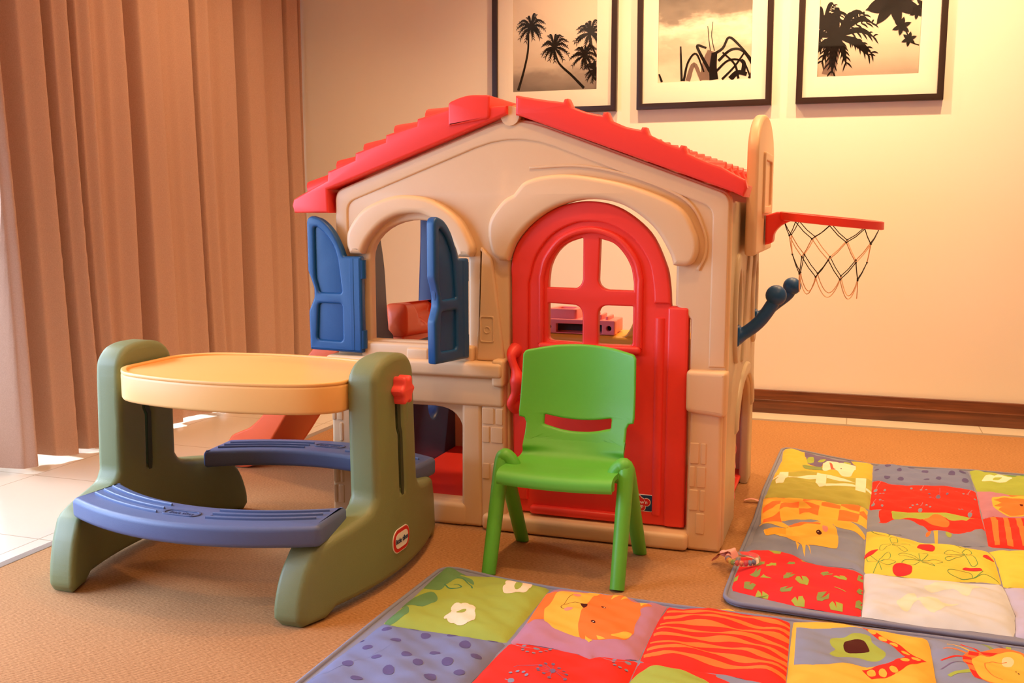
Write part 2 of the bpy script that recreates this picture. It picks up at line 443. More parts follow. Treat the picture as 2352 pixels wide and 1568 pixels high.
def palm(bm, cx, cz, r, yf, rnd, n=13, lean=0.0, mi=1):
    for k in range(n):
        a = 2 * pi * k / n + rnd.uniform(-.2, .2); L = r * rnd.uniform(0.75, 1.1)
        ex, ez = cx + L * cos(a), cz + L * 0.85 * sin(a) - r * 0.16
        mx_, mz = cx + L * 0.55 * cos(a), cz + L * 0.6 * sin(a) + r * 0.10
        leaf2([(cx, cz), (mx_, mz), (ex, ez)], r * 0.075, yf - 0.00003 * k, bm, mi)
        for q in range(5):
            t = 0.35 + 0.14 * q; bx = cx + (ex - cx) * t; bz = cz + (ez - cz) * t + r * 0.14 * sin(pi * t)
            for sg in (-1, 1):
                aa = a + sg * 0.75
                leaf2([(bx, bz), (bx + r * 0.10 * cos(aa), bz + r * .10 * sin(aa) - r * .02), (bx + r * 0.2 * cos(aa), bz + r * .19 * sin(aa) - r * .09)], r * 0.022, yf - 0.00003 * k, bm, mi)
def trunk(bm, pts, w, yf, mi=1): leaf2(pts, w, yf, bm, mi, tip=2)
YG = YB - 0.022
PH = 0.98
mg2 = bpy.data.materials.new('picture_glass'); mg2.use_nodes = True; nt = mg2.node_tree; nt.nodes.clear()
out = nt.nodes.new('ShaderNodeOutputMaterial'); tr = nt.nodes.new('ShaderNodeBsdfTransparent'); gl = nt.nodes.new('ShaderNodeBsdfGlossy'); gl.inputs['Roughness'].default_value = 0.02
fr_n = nt.nodes.new('ShaderNodeFresnel'); fr_n.inputs['IOR'].default_value = 1.45; mm_ = nt.nodes.new('ShaderNodeMixShader')
mm_.inputs[0].default_value = 0.045; nt.links.new(tr.outputs[0], mm_.inputs[1]); nt.links.new(gl.outputs[0], mm_.inputs[2]); nt.links.new(mm_.outputs[0], out.inputs[0])
def picture(x0, x1, z0, px0, px1, pz0, pz1, tiltz, label, pm, draw):
    z1 = z0 + PH; xc = (x0 + x1) / 2
    t = thing('picture_frame', (xc, YB, (z0 + z1) / 2), label, 'picture', 'framed photographs on the back wall')
    FB = 0.029
    obj('frame_border', plate([[(x0, z0), (x1, z0), (x1, z1), (x0, z1)], [(x0 + FB, z0 + FB), (x1 - FB, z0 + FB), (x1 - FB, z1 - FB), (x0 + FB, z1 - FB)]], 0.034, 0.002, FXZ(YB - 0.036, 0.034)), m_blk, t)
    obj('mat_board', plate([[(x0 + .02, z0 + .02), (x1 - .02, z0 + .02), (x1 - .02, z1 - .02), (x0 + .02, z1 - .02)], [(px0, pz0), (px1, pz0), (px1, pz1), (px0, pz1)]], 0.004, 0.0005, FXZ(YG, 0.004)), m_matb, t)
    bm = bmesh.new()
    f = bm.faces.new([bm.verts.new(p) for p in ((px0 - .01, YG + .006, pz0 - .01), (px1 + .01, YG + .006, pz0 - .01), (px1 + .01, YG + .006, pz1 + .01), (px0 - .01, YG + .006, pz1 + .01))])
    d = bmesh.new(); draw(d, YG + 0.0055)
    for v in d.verts:      # trim anything that runs past the opening
        v.co.x = min(max(v.co.x, px0 - .004), px1 + .004); v.co.z = min(max(v.co.z, pz0 - .004), pz1 + .004)
    add(bm, d)
    obj('photo_print', bm, [pm, m_sil, m_sil2], t, recalc=False)
    obj('glass', box(x0 + .022, YB - 0.027, z0 + .022, x1 - .022, YB - 0.0255, z1 - .022), mg2, t)
    t.rotation_euler = (0, tiltz, 0)
    return t
rnd = random.Random(3)
def pal1(d, y):
    S = lambda x, z: (x, z)
    # left palm
    trunk(d, [(-1.725, 1.645), (-1.695, 1.74), (-1.672, 1.84), (-1.668, 1.93)], 0.007, y); palm(d, -1.655, 1.97, 0.085, y - .0002, rnd)
    trunk(d, [(-1.365, 1.645), (-1.43, 1.71), (-1.50, 1.775), (-1.525, 1.84)], 0.007, y); palm(d, -1.528, 1.86, 0.082, y - .0004, rnd)
    palm(d, -1.335, 1.92, 0.085, y - .0006, rnd); trunk(d, [(-1.30, 1.80), (-1.325, 1.86), (-1.335, 1.92)], 0.005, y)
    palm(d, -1.365, 1.81, 0.075, y - .0008, rnd); trunk(d, [(-1.30, 1.68), (-1.34, 1.74), (-1.365, 1.81)], 0.005, y)
    palm(d, -1.305, 1.73, 0.07, y - .0010, rnd); trunk(d, [(-1.285, 1.66), (-1.30, 1.70), (-1.305, 1.73)], 0.005, y)
pm1 = sky_mat('print_palms', [(0.0, '#6e6258'), (0.16, '#97887a'), (0.28, '#cdbca6'), (0.6, '#e4d4be'), (1.0, '#e2d2ba')], 1.3, 0.28)
picture(-1.866, -1.190, 1.522, -1.752, -1.297, 1.637, 2.13, radians(0.0), 'black framed palm-tree photograph, leftmost of the three on the back wall', pm1, pal1)
def pal2(d, y):
    b0 = 1.66
    for pts, w, mi in (([(-0.86, b0), (-0.865, 1.76), (-0.868, 1.83)], 0.006, 1), ([(-0.74, b0), (-0.735, 1.74), (-0.715, 1.80)], 0.030, 2), ([(-0.70, b0), (-0.705, 1.72), (-0.70, 1.79)], 0.022, 1),
                       ([(-0.72, 1.70), (-0.77, 1.79), (-0.785, 1.83), (-0.74, 1.815)], 0.008, 1), ([(-0.71, 1.78), (-0.66, 1.81), (-0.63, 1.86), (-0.58, 1.82), (-0.52, 1.75), (-0.46, 1.68)], 0.007, 1),
                       ([(-0.68, 1.75), (-0.62, 1.80), (-0.56, 1.79), (-0.50, 1.70)], 0.007, 1), ([(-0.69, 1.70), (-0.63, 1.75), (-0.56, 1.74), (-0.52, 1.66)], 0.006, 1),
                       ([(-0.66, 1.66), (-0.60, 1.72), (-0.55, 1.79)], 0.006, 1), ([(-0.58, 1.66), (-0.60, 1.73), (-0.66, 1.79)], 0.006, 1), ([(-0.53, 1.66), (-0.50, 1.72), (-0.46, 1.76)], 0.005, 1),
                       ([(-0.85, 1.66), (-0.83, 1.75), (-0.79, 1.79), (-0.75, 1.70)], 0.006, 1), ([(-0.83, 1.66), (-0.80, 1.74), (-0.76, 1.66)], 0.012, 2), ([(-0.70, 1.80), (-0.715, 1.87), (-0.71, 1.94)], 0.002, 1), ([(-0.72, 1.80), (-0.73, 1.87), (-0.735, 1.92)], 0.002, 1),
                       ([(-0.62, 1.66), (-0.585, 1.69), (-0.54, 1.68)], 0.014, 1), ([(-0.56, 1.68), (-0.555, 1.73), (-0.57, 1.75)], 0.012, 1), ([(-0.49, 1.66), (-0.47, 1.68), (-0.45, 1.66)], 0.010, 1), ([(-0.96, 1.66), (-0.975, 1.70)], 0.006, 1)):
        if len(pts) == 2: pts = [pts[0], ((pts[0][0] + pts[1][0]) / 2, (pts[0][1] + pts[1][1]) / 2), pts[1]]
        leaf2(pts, w, y, d, mi, tip=2); y -= .00008
pm2 = sky_mat('print_sky', [(0.10, '#dccbb4'), (0.34, '#c2b29c'), (0.50, '#f2e4cc'), (0.64, '#8a7e72'), (0.80, '#6c635a'), (1.0, '#b5a898')], 4.2, 0.55)
picture(-1.086, -0.418, 1.526, -0.980, -0.520, 1.655, 2.15, radians(-0.3), 'black framed cloudy-sky photograph, middle of the three on the back wall', pm2, pal2)
def pal3(d, y):
    r3 = random.Random(5)
    trunk(d, [(-0.155, 1.66), (-0.135, 1.74), (-0.11, 1.80)], 0.030, y, 2)
    palm(d, -0.12, 1.84, 0.175, y - .0002, r3, 17); palm(d, -0.185, 1.90, 0.12, y - .0008, r3, 11)
    def blob(cx, cz, a, L, w):
        leaf2([(cx, cz), (cx + L * .5 * cos(a), cz + L * .5 * sin(a)), (cx + L * cos(a), cz + L * sin(a))], w, y - .0014, d, 1)
    c = (0.125, 1.985)
    for a, L, w in ((195, .13, .036), (235, .13, .024), (285, .12, .024), (335, .15, .030), (15, .17, .022), (60, .12, .03), (110, .12, .03), (150, .13, .03)): blob(c[0], c[1], radians(a), L, w)
    for (x, z, s) in ((0.165, 1.87, 1), (0.20, 1.81, .8), (0.23, 1.93, .8), (0.255, 1.96, .9)):
        for a in range(0, 360, 60): blob(x, z, radians(a + 20), .045 * s, .010 * s)
    trunk(d, [(0.125, 1.98), (0.17, 1.88), (0.21, 1.80), (0.245, 1.78)], 0.004, y)
pm3 = sky_mat('print_leaves', [(0.0, '#988a7a'), (0.22, '#cdbaa4'), (0.55, '#e8d6ba'), (1.0, '#f0e2c8')], 9.1, 0.12)
picture(-0.300, 0.362, 1.527, -0.205, 0.249, 1.652, 2.15, radians(0.15), 'black framed palm and leaf photograph, rightmost of the three on the back wall', pm3, pal3)
# ================================================================ playhouse
m_cream = mat('cream_plastic', '#e2bb8c', 0.42, 0.03, 4, 0.06, 500)
m_cream2 = mat('beige_plastic', '#c9b590', 0.42, 0.03, 4, 0.06, 500)
m_red = mat('red_plastic', '#f23a2e', 0.38, 0.04, 4, 0.05, 400)
m_blue = mat('blue_plastic', '#0d4a80', 0.40, 0.05, 5, 0.08, 400)
m_navy = mat('navy_plastic', '#2a3f6b', 0.42, 0.05, 5, 0.08, 400)
m_orange = mat('orange_plastic', '#ff6c3c', 0.40, 0.04, 5)
m_yel = mat('yellow_plastic', '#f2b53a', 0.40, 0.04, 5)
m_pink = mat('pink_plastic', '#ff9092', 0.40, 0.04, 5)
m_recess_shade = mat('recess_shade', '#2b2320', 0.6)
m_white = mat('white_print', '#f2ece0', 0.45)
m_logoblue = mat('label_blue', '#12365c', 0.4)
m_logored = mat('label_red', '#d21f1f', 0.4)

house = thing('playhouse', (-0.99, 3.42, 0), 'large cream plastic playhouse with red tiled roof, red door and blue shutters', 'playhouse')
YW = 2.965          # main face of the front wall
XA, ZA = -1.002, 1.315
EL, ER = (-1.632, 1.083), (-0.340, 1.070)

# ---- front wall -------------------------------------------------
outline = roundpoly([(-1.632, 0.0), (-0.340, 0.0), ER, (XA, ZA), EL], [0.02, 0.02, 0.03, 0.10, 0.03])
win_hole = [(-1.160, 0.600), (-1.160, 0.86)] + arc(-1.332, 0.86, 0.172, 0, 180, 16, 0.125) + [(-1.504, 0.600)]
win_hole = roundpoly([(-1.503, 0.598), (-1.160, 0.598)], 0, 1) + arc(-1.3315, 0.862, 0.1715, 0, 180, 18, 0.128)
low_hole = roundpoly([(-1.56, 0.075), (-1.180, 0.075), (-1.180, 0.385), (-1.56, 0.385)], [0.03, 0.03, 0.10, 0.10], 8)
doo_hole = [(-1.020, 0.050), (-0.452, 0.050), (-0.452, 0.70), (-0.498, 0.742), (-0.498, 0.860)] + \
           spline([(-0.499, 0.862), (-0.516, 0.90), (-0.566, 0.976), (-0.655, 1.038), (-0.753, 1.056), (-0.850, 1.038), (-0.931, 0.992), (-0.990, 0.930), (-1.018, 0.864)], 5) + [(-1.020, 0.80)]
bm = plate([outline, win_hole, low_hole, doo_hole], 0.040, 0.010, FXZ(YW, 0.040), 4)
# raised rim that follows roof line and right edge
rim_o = roundpoly([(-1.626, 0.56), (-1.626, 1.080), (XA, 1.308), (-0.346, 1.066), (-0.346, 0.56), (-0.395, 0.56), (-0.395, 1.030), (XA, 1.262), (-1.583, 1.046), (-1.583, 0.56)],
                  [0, 0.03, 0.10, 0.03, 0, 0, 0.03, 0.14, 0.03, 0])
add(bm, plate([rim_o], 0.014, 0.006, FXZ(YW - 0.006, 0.014)))
# lower stone skirts (pilasters) left, middle, right
for x0, x1, z1 in ((-1.650, -1.565, 0.50), (-1.178, -1.105, 0.49), (-1.112, -1.024, 0.49), (-0.447, -0.345, 0.43)):
    add(bm, plate([roundpoly([(x0, 0), (x1, 0), (x1 - .004, z1), (x0 + .004, z1)], 0.012)], 0.07, 0.012, FXZ(2.938, 0.07)))
# fluted taper between window and door
add(bm, plate([roundpoly([(-1.130, 0.545), (-1.034, 0.545), (-1.075, 0.87), (-1.115, 0.91)], 0.01)], 0.02, 0.008, FXZ(YW - 0.012, 0.02)))
add(bm, plate([rrect(-1.117, 0.605, -1.068, 0.69, 0.008), rrect(-1.112, 0.610, -1.073, 0.685, 0.006)], 0.02, 0.002, FXZ(YW - 0.015, 0.02)))
add(bm, plate([arc(-1.0925, 0.645, 0.012, 0, 360, 20)[:-1], arc(-1.0925, 0.645, 0.008, 0, 360, 20)[:-1]], 0.02, 0.001, FXZ(YW - 0.014, 0.02)))
# brick relief on the pilasters
def bricks(bm, x0, x1, z0, z1, yf, rows, seed):
    rnd = random.Random(seed); h = (z1 - z0) / rows
    for k in range(rows):
        za = z0 + k * h + .004; zb = z0 + (k + 1) * h - .004
        mid = x0 + (x1 - x0) * (0.62 if k % 2 else 0.4)
        for a, b in ((x0, mid - .003), (mid + .003, x1)):
            if rnd.random() < 0.22: continue
            add(bm, plate([rrect(a, za, b, zb, 0.004)], 0.008, 0.0025, FXZ(yf, 0.008)))
bricks(bm, -0.440, -0.392, 0.05, 0.41, 2.935, 5, 1)
bricks(bm, -1.104, -1.034, 0.16, 0.46, 2.935, 5, 2)
bricks(bm, -1.644, -1.605, 0.03, 0.46, 2.935, 6, 3)
# door step and low-opening sill
add(bm, box(-1.100, 2.915, 0.0, -0.440, 3.03, 0.052, 0.014, 4))
add(bm, box(-1.58, 2.932, 0.0, -1.16, 3.03, 0.074, 0.014, 4))
wall_f = obj('front_wall', bm, m_cream, house)

# ---- ledge, blocks ---------------------------------------------
bm = box(-1.648, 2.905, 0.497, -1.028, 3.0, 0.545, 0.012, 4)
add(bm, box(-1.628, 2.930, 0.400, -1.030, 3.0, 0.51, 0.012, 4))
add(bm, box(-1.064, 2.912, 0.470, -1.024, 3.0, 0.556, 0.010, 4))
obj('window_ledge', bm, m_cream, house)
bm = box(-1.53, 2.935, 0.54, -1.135, 3.0, 0.592, 0.010, 3)
add(bm, box(-1.362, 2.925, 0.54, -1.285, 2.99, 0.580, 0.008, 3))
obj('window_sill', bm, m_cream, house)
bm = plate([roundpoly([(-0.455, 0.428), (-0.338, 0.415), (-0.336, 0.553), (-0.455, 0.553)], 0.014)], 0.075, 0.014, FXZ(2.922, 0.075), 4)
obj('corner_block', bm, m_cream, house)

# ---- window arch and door hood -----------------------------------
o_ = spline([(-1.563, 0.880), (-1.574, 0.915), (-1.565, 0.962), (-1.510, 1.026), (-1.416, 1.064), (-1.340, 1.068), (-1.260, 1.050), (-1.180, 0.995), (-1.138, 0.925), (-1.132, 0.893), (-1.140, 0.876)], 6)
i_ = spline([(-1.182, 0.876), (-1.195, 0.912), (-1.235, 0.968), (-1.290, 1.004), (-1.335, 1.012), (-1.395, 1.004), (-1.450, 0.974), (-1.496, 0.926), (-1.520, 0.880)], 6)
obj('window_arch', plate([o_ + i_], 0.06, 0.0165, FXZ(YW - 0.040, 0.06), 5), m_cream, house)
o_ = spline([(-1.045, 0.866), (-1.070, 0.890), (-1.083, 0.944), (-1.076, 0.996), (-1.035, 1.050), (-1.000, 1.070)], 6) + [(-0.996, 1.074)] + \
     spline([(-0.992, 1.080), (-0.960, 1.110), (-0.890, 1.127), (-0.794, 1.127), (-0.634, 1.096), (-0.491, 1.036), (-0.440, 0.962), (-0.431, 0.905), (-0.450, 0.866), (-0.49, 0.859)], 6)
i_ = spline([(-0.503, 0.862), (-0.516, 0.900), (-0.566, 0.975), (-0.655, 1.037), (-0.753, 1.055), (-0.850, 1.037), (-0.931, 0.991), (-0.990, 0.929), (-1.017, 0.866)], 5)
bm = plate([o_ + i_], 0.06, 0.016, FXZ(YW - 0.034, 0.06), 4)
# faint outer welt around the hood
w_o = spline([(-0.955, 1.155), (-0.79, 1.158), (-0.62, 1.122), (-0.47, 1.055), (-0.415, 0.965), (-0.408, 0.895), (-0.43, 0.845)], 6)
w_i = spline([(-0.438, 0.85), (-0.417, 0.895), (-0.423, 0.962), (-0.476, 1.048), (-0.624, 1.114), (-0.79, 1.150), (-0.955, 1.147)], 6)
add(bm, plate([w_o + w_i], 0.012, 0.003, FXZ(YW - 0.006, 0.012)))
obj('door_hood', bm, m_cream, house)

# ---- shutters ------------------------------------------------------
def shutter(hx, hy, ang, mirror):
    # local u from hinge (0) to free edge, v height, w thickness
    prof = [(0.0, 0.555), (0.195, 0.560), (0.197, 0.690), (0.186, 0.712), (0.176, 0.735), (0.176, 0.765), (0.186, 0.795), (0.197, 0.822), (0.197, 0.985), (0.190, 0.998)] + \
           spline([(0.176, 1.003), (0.140, 0.990), (0.105, 0.958), (0.078, 0.912), (0.062, 0.872)], 5) + [(0.0, 0.872)]
    prof = roundpoly(prof, 0.006, 2)
    h1 = roundpoly([(0.072, 0.592), (0.168, 0.595), (0.160, 0.716), (0.072, 0.716)], 0.012, 4)
    h2 = roundpoly([(0.072, 0.752), (0.156, 0.752), (0.170, 0.800), (0.170, 0.965)] + spline([(0.160, 0.968), (0.130, 0.945), (0.100, 0.905), (0.085, 0.860)], 4), 0.008, 3)
    d = Vector((cos(ang), sin(ang), 0)); nrm = Vector((-sin(ang), cos(ang), 0))
    f = lambda u, v, w: Vector((hx, hy, 0)) + d * u + nrm * w + Vector((0, 0, v))
    bm = plate([prof, h1, h2], 0.032, 0.008, f)
    add(bm, plate([roundpoly([(0.06, 0.58), (0.18, 0.58), (0.17, 0.72), (0.185, 0.80), (0.185, 0.985), (0.13, 0.955), (0.075, 0.86)], 0.01)], 0.012, 0.002, f))
    for z in (0.60, 0.83):   # hinge barrels
        add(bm, tube([f(0.004, z - 0.03, 0), f(0.004, z + 0.03, 0)], 0.014, 12))
    add(bm, tube([f(0.034, 0.565, 0), f(0.034, 0.865, 0)], 0.018, 10))
    return bm
obj('shutter', shutter(-1.514, 2.930, pi, 1), m_blue, house)['label'] = 'blue shutter folded flat open on the left'
obj('shutter', shutter(-1.160, 2.938, radians(260), 1), m_blue, house)['label'] = 'blue shutter standing open edge-on to the right'

# ---- door ------------------------------------------------------------
dt = spline([(-0.513, 0.745), (-0.517, 0.800), (-0.530, 0.860), (-0.578, 0.955), (-0.668, 1.026), (-0.762, 1.049), (-0.856, 1.034), (-0.935, 0.988), (-0.993, 0.922), (-1.014, 0.860), (-1.014, 0.800)], 6)
d_out = [(-1.006, 0.058), (-0.458, 0.056), (-0.457, 0.735), (-0.512, 0.737)] + dt
cxw, wl, wr = -0.7615, -0.897, -0.627
def pane(l):
    if l:
        return [(-0.786, 0.790)] + [(-0.786, 0.936)] + spline([(-0.790, 0.938), (-0.835, 0.922), (-0.868, 0.893), (-0.890, 0.850), (-0.897, 0.800)], 5) + [(-0.897, 0.783), (-0.80, 0.783)]
    return [(-0.737, 0.783 + .007), (-0.723, 0.783), (-0.627, 0.779), (-0.627, 0.800)] + spline([(-0.628, 0.810), (-0.636, 0.850), (-0.657, 0.889), (-0.690, 0.922), (-0.733, 0.936)], 5)
holes = [roundpoly(pane(1), [0.03] + [0.004] * 60, 4) if False else pane(1), pane(0),
         roundpoly([(-0.896, 0.618), (-0.786, 0.614), (-0.786, 0.731), (-0.896, 0.735)], [0.015, 0.004, 0.032, 0.004], 6),
         roundpoly([(-0.737, 0.612), (-0.628, 0.612), (-0.628, 0.733), (-0.737, 0.733)], [0.004, 0.012, 0.004, 0.032], 6)]
holes[0] = roundpoly([(-0.786, 0.783), (-0.786, 0.936)], 0, 1) and [(-0.786, 0.812), (-0.786, 0.936)] + spline([(-0.790, 0.938), (-0.835, 0.922), (-0.868, 0.893), (-0.890, 0.850), (-0.897, 0.800)], 5) + [(-0.897, 0.784), (-0.817, 0.783)] + arc(-0.817, 0.812, 0.030, -80, -10, 5)
holes[1] = [(-0.627, 0.780), (-0.627, 0.800)] + spline([(-0.628, 0.810), (-0.636, 0.850), (-0.657, 0.889), (-0.690, 0.922), (-0.733, 0.936)], 5) + [(-0.737, 0.812)] + arc(-0.707, 0.812, 0.030, 190, 262, 5) + [(-0.705, 0.781)]
YD = 2.972
bm = plate([d_out] + holes, 0.034, 0.006, FXZ(YD, 0.034), 3)
def archband(off0, off1, zb):
    def ring(o):
        return [(-0.627 + o, zb), (-0.627 + o, 0.80)] + spline([(-0.626 + o, 0.815), (-0.642 + o * .92, 0.868 + o * .4), (-0.690 + o * .6, 0.922 + o * .8), (-0.762, 0.943 + o), (-0.834 - o * .6, 0.922 + o * .8), (-0.882 - o * .92, 0.868 + o * .4), (-0.898 - o, 0.815)], 6) + [(-0.898 - o, 0.80), (-0.898 - o, zb)]
    return ring(off1) + ring(off0)[::-1]
add(bm, plate([archband(0.010, 0.030, 0.605)], 0.022, 0.010, FXZ(YD - 0.014, 0.022), 4))
add(bm, plate([dt + [(-1.006, 0.10), (-0.960, 0.10), (-0.958, 0.80)] +
     spline([(-0.955, 0.81), (-0.935, 0.880), (-0.885, 0.945), (-0.820, 0.980), (-0.762, 0.988), (-0.700, 0.978), (-0.630, 0.938), (-0.582, 0.870), (-0.566, 0.800), (-0.562, 0.745)], 5)], 0.018, 0.007, FXZ(YD - 0.010, 0.018), 4))
add(bm, plate([rrect(-0.925, 0.588, -0.600, 0.612, 0.010)], 0.03, 0.010, FXZ(YD - 0.020, 0.03), 4))
add(bm, tube([(-0.545, YD + 0.010, 0.09), (-0.545, YD + 0.010, 0.70)], 0.018, 14))
add(bm, box(-0.52, YD - 0.012, 0.058, -0.458, YD + 0.02, 0.735, 0.008, 3))
add(bm, box(-0.95, YD - 0.022, 0.058, -0.63, YD + 0.01, 0.085, 0.010, 3))
door = obj('door', bm, m_red, house)
hp = spline([(-1.000, YD + .002, 0.585), (-1.006, YD - .030, 0.565), (-0.990, YD - .036, 0.520), (-0.984, YD - .037, 0.490), (-0.990, YD - .036, 0.455), (-1.006, YD - .030, 0.418), (-1.000, YD + .002, 0.400)], 6)
hr = [0.019 + 0.006 * cos(i / (len(hp) - 1) * 4 * pi) for i in range(len(hp))]
obj('handle', tube(hp, hr, 12), m_red, door)
# round logo label, low on the door
lx0, lx1, lz0, lz1 = -0.634, -0.556, 0.097, 0.151
FL = FXZ(YD - 0.0015, 0.003)
bm = plate([rrect(lx0, lz0, lx1, lz1, 0.004)], 0.003, 0.0005, FL)
for f in bm.faces: f.material_index = 0
add(bm, plate([rrect(lx0 + .002, lz0 + .002, lx1 - .002, lz1 - .002, 0.003)], 0.0008, 0, FXZ(YD - 0.0022, 0.0008)), 1)
cx, cz = (lx0 + lx1) / 2, (lz0 + lz1) / 2
petals = [(cx - 0.006, cz + 0.013, .0105), (cx + 0.020, cz + 0.003, .0115), (cx + 0.006, cz - 0.014, .0105), (cx - 0.022, cz - 0.003, .0115), (cx, cz, .017)]
for k, (extra, yo, mi) in enumerate(((0.0018, 0.0029, 0), (0, 0.0036, 2))):
    for q, (px_, pz_, pr_) in enumerate(petals):
        add(bm, plate([arc(px_, pz_, pr_ + extra, 0, 360, 28)[:-1]], 0.0006, 0, FXZ(YD - yo - 0.00005 * q, 0.0006)), mi)
fr_ = FXZ(YD - 0.0046, 0.0006)
add(bm, text("Grow'n", 0.0155, lambda u, v, w: Vector((cx + u, YD - 0.0046 - w, cz + 0.003 + v)), 0.0003), 0)
add(bm, text("up", 0.0145, lambda u, v, w: Vector((cx + 0.004 + u, YD - 0.0046 - w, cz - 0.009 + v)), 0.0003), 0)
o = obj('door_label', bm, [m_white, m_logoblue, m_logored], door); o['label'] = 'blue and red square logo sticker'

# ---- roof ----------------------------------------------------------
YR0, YR1 = 2.935, 3.90
def roof_left():
    top = [(-1.776, 1.036), (-1.770, 1.056), (-1.745, 1.070), (-1.642, 1.118), (-1.640, 1.146), (-1.628, 1.150), (-1.540, 1.182), (-1.538, 1.204), (-1.526, 1.208), (-1.430, 1.238), (-1.428, 1.259), (-1.416, 1.262), (-1.320, 1.286), (-1.318, 1.306), (-1.306, 1.309), (-1.212, 1.332), (-1.209, 1.338), (-1.02, 1.338)]
    botm = [(-1.02, 1.312), (-1.642, 1.088), (-1.640, 1.012), (-1.768, 1.012)]
    return top + botm
bm = plate([roof_left()], YR1 - YR0, 0.008, FXZ(YR0, YR1 - YR0))
cap = roundpoly([(-1.209, 1.280), (-1.075, 1.300), (-1.072, 1.370), (-1.150, 1.373), (-1.209, 1.352)], [0.004, 0.01, 0.008, 0.05, 0.012])
add(bm, plate([cap], YR1 - YR0 + 0.012, 0.006, FXZ(YR0 - 0.008, YR1 - YR0 + 0.012)))
def tiles(bm, xs, zs, sgn):
    ny = 6
    for k in range(len(xs) - 1):
        for j in range(ny):
            y = YR0 + 0.10 + j * (YR1 - YR0 - 0.17) / (ny - 1)
            a = Vector((xs[k], y, zs[k] - 0.004)); b = Vector((xs[k + 1], y, zs[k + 1] + 0.024))
            add(bm, tube([a, b], 0.036, 12, flat=0.62) if False else tube([a, b], [0.030, 0.036], 12))
tiles(bm, [-1.212, -1.318, -1.428, -1.538, -1.640, -1.752], [1.325, 1.285, 1.238, 1.182, 1.128, 1.060], -1)
# eave return at the left end
obj('roof_panel', bm, m_red, house)['label'] = 'left red roof slope with stepped tiles'
ru = [(-0.306, 1.060), (-0.338, 1.075), (-0.974, 1.304), (-0.992, 1.308)]
rt = [(-0.992, 1.366)] + spline([(-0.985, 1.366), (-0.910, 1.352), (-0.842, 1.342)], 4) + [(-0.838, 1.351), (-0.828, 1.352), (-0.820, 1.336)] + \
     spline([(-0.816, 1.328), (-0.770, 1.311), (-0.722, 1.300)], 4) + [(-0.718, 1.309), (-0.706, 1.309), (-0.699, 1.292)] + spline([(-0.695, 1.284), (-0.650, 1.265), (-0.606, 1.255)], 4) + \
     [(-0.602, 1.263), (-0.590, 1.262), (-0.584, 1.246)] + spline([(-0.580, 1.240), (-0.535, 1.218), (-0.492, 1.202)], 4) + [(-0.488, 1.209), (-0.476, 1.207), (-0.470, 1.190)] + \
     spline([(-0.466, 1.184), (-0.42, 1.163), (-0.372, 1.146)], 4) + [(-0.34, 1.128), (-0.302, 1.108), (-0.296, 1.085)]
bm = plate([rt + ru], 0.05, 0.008, FXZ(YR0, 0.05))
add(bm, plate([[(-0.992, 1.350), (-0.298, 1.092)] + ru], 0.14, 0.006, FXZ(YR0 + 0.04, 0.14)))
add(bm, plate([[(-0.992, 1.350), (-0.350, 1.111), (-0.342, 1.077), (-0.974, 1.304), (-0.992, 1.308)]], YR1 - YR0 - 0.16, 0.006, FXZ(YR0 + 0.16, YR1 - YR0 - 0.16)))
tiles(bm, [-0.99, -0.838, -0.712, -0.596, -0.482, -0.372, -0.340], [1.322, 1.270, 1.225, 1.184, 1.144, 1.104, 1.092], 1)
obj('roof_panel', bm, m_red, house)['label'] = 'right red roof slope with rounded tiles'
bm = tube([(-1.015, 2.952, 1.308), (-1.015, 3.885, 1.308)], 0.030, 14)
add(bm, tube([(-1.015, 3.02, 1.312), (-1.015, 3.10, 1.312)], 0.036, 14))
obj('ridge_beam', bm, m_cream, house)

# ---- right side panel with backboard -----------------------------------
XS = -0.360
yp0, yp1 = 3.010, 3.865
so = [(yp0, 0.0), (3.30, 0.0)] + [(3.30, 0.10), (3.30, 0.30)] + arc(3.525, 0.30, 0.225, 180, 0, 20, 0.135) + [(3.75, 0.10), (3.75, 0.0), (yp1, 0.0), (yp1, 0.90), (yp1, 1.045), (yp0, 1.05)]
bm = plate([so, [(y, z) for y, z in arc(3.185, 0.715, 0.045, 0, 360, 24, 0.10)[:-1]], [(y, z) for y, z in arc(3.735, 0.715, 0.045, 0, 360, 24, 0.10)[:-1]],
            roundpoly([(3.30, 0.60), (3.36, 0.60), (3.40, 0.80), (3.36, 0.82)], 0.012), roundpoly([(3.44, 0.60), (3.50, 0.60), (3.53, 0.80), (3.48, 0.82)], 0.012), roundpoly([(3.57, 0.60), (3.63, 0.60), (3.65, 0.80), (3.60, 0.82)], 0.012)],
           0.034, 0.010, FYZ(XS), 4)
for yc in (3.185, 3.735):
    add(bm, plate([arc(yc, 0.715, 0.085, 0, 360, 28, 0.175)[:-1], arc(yc, 0.715, 0.052, 0, 360, 28, 0.120)[:-1]], 0.03, 0.008, FYZ(XS + 0.014)))
add(bm, plate([arc(3.525, 0.30, 0.285, 180, 0, 24, 0.195) + [(3.765, 0.30)] + arc(3.525, 0.30, 0.235, 0, 180, 24, 0.145) + [(3.24, 0.30)]], 0.03, 0.010, FYZ(XS + 0.012)))
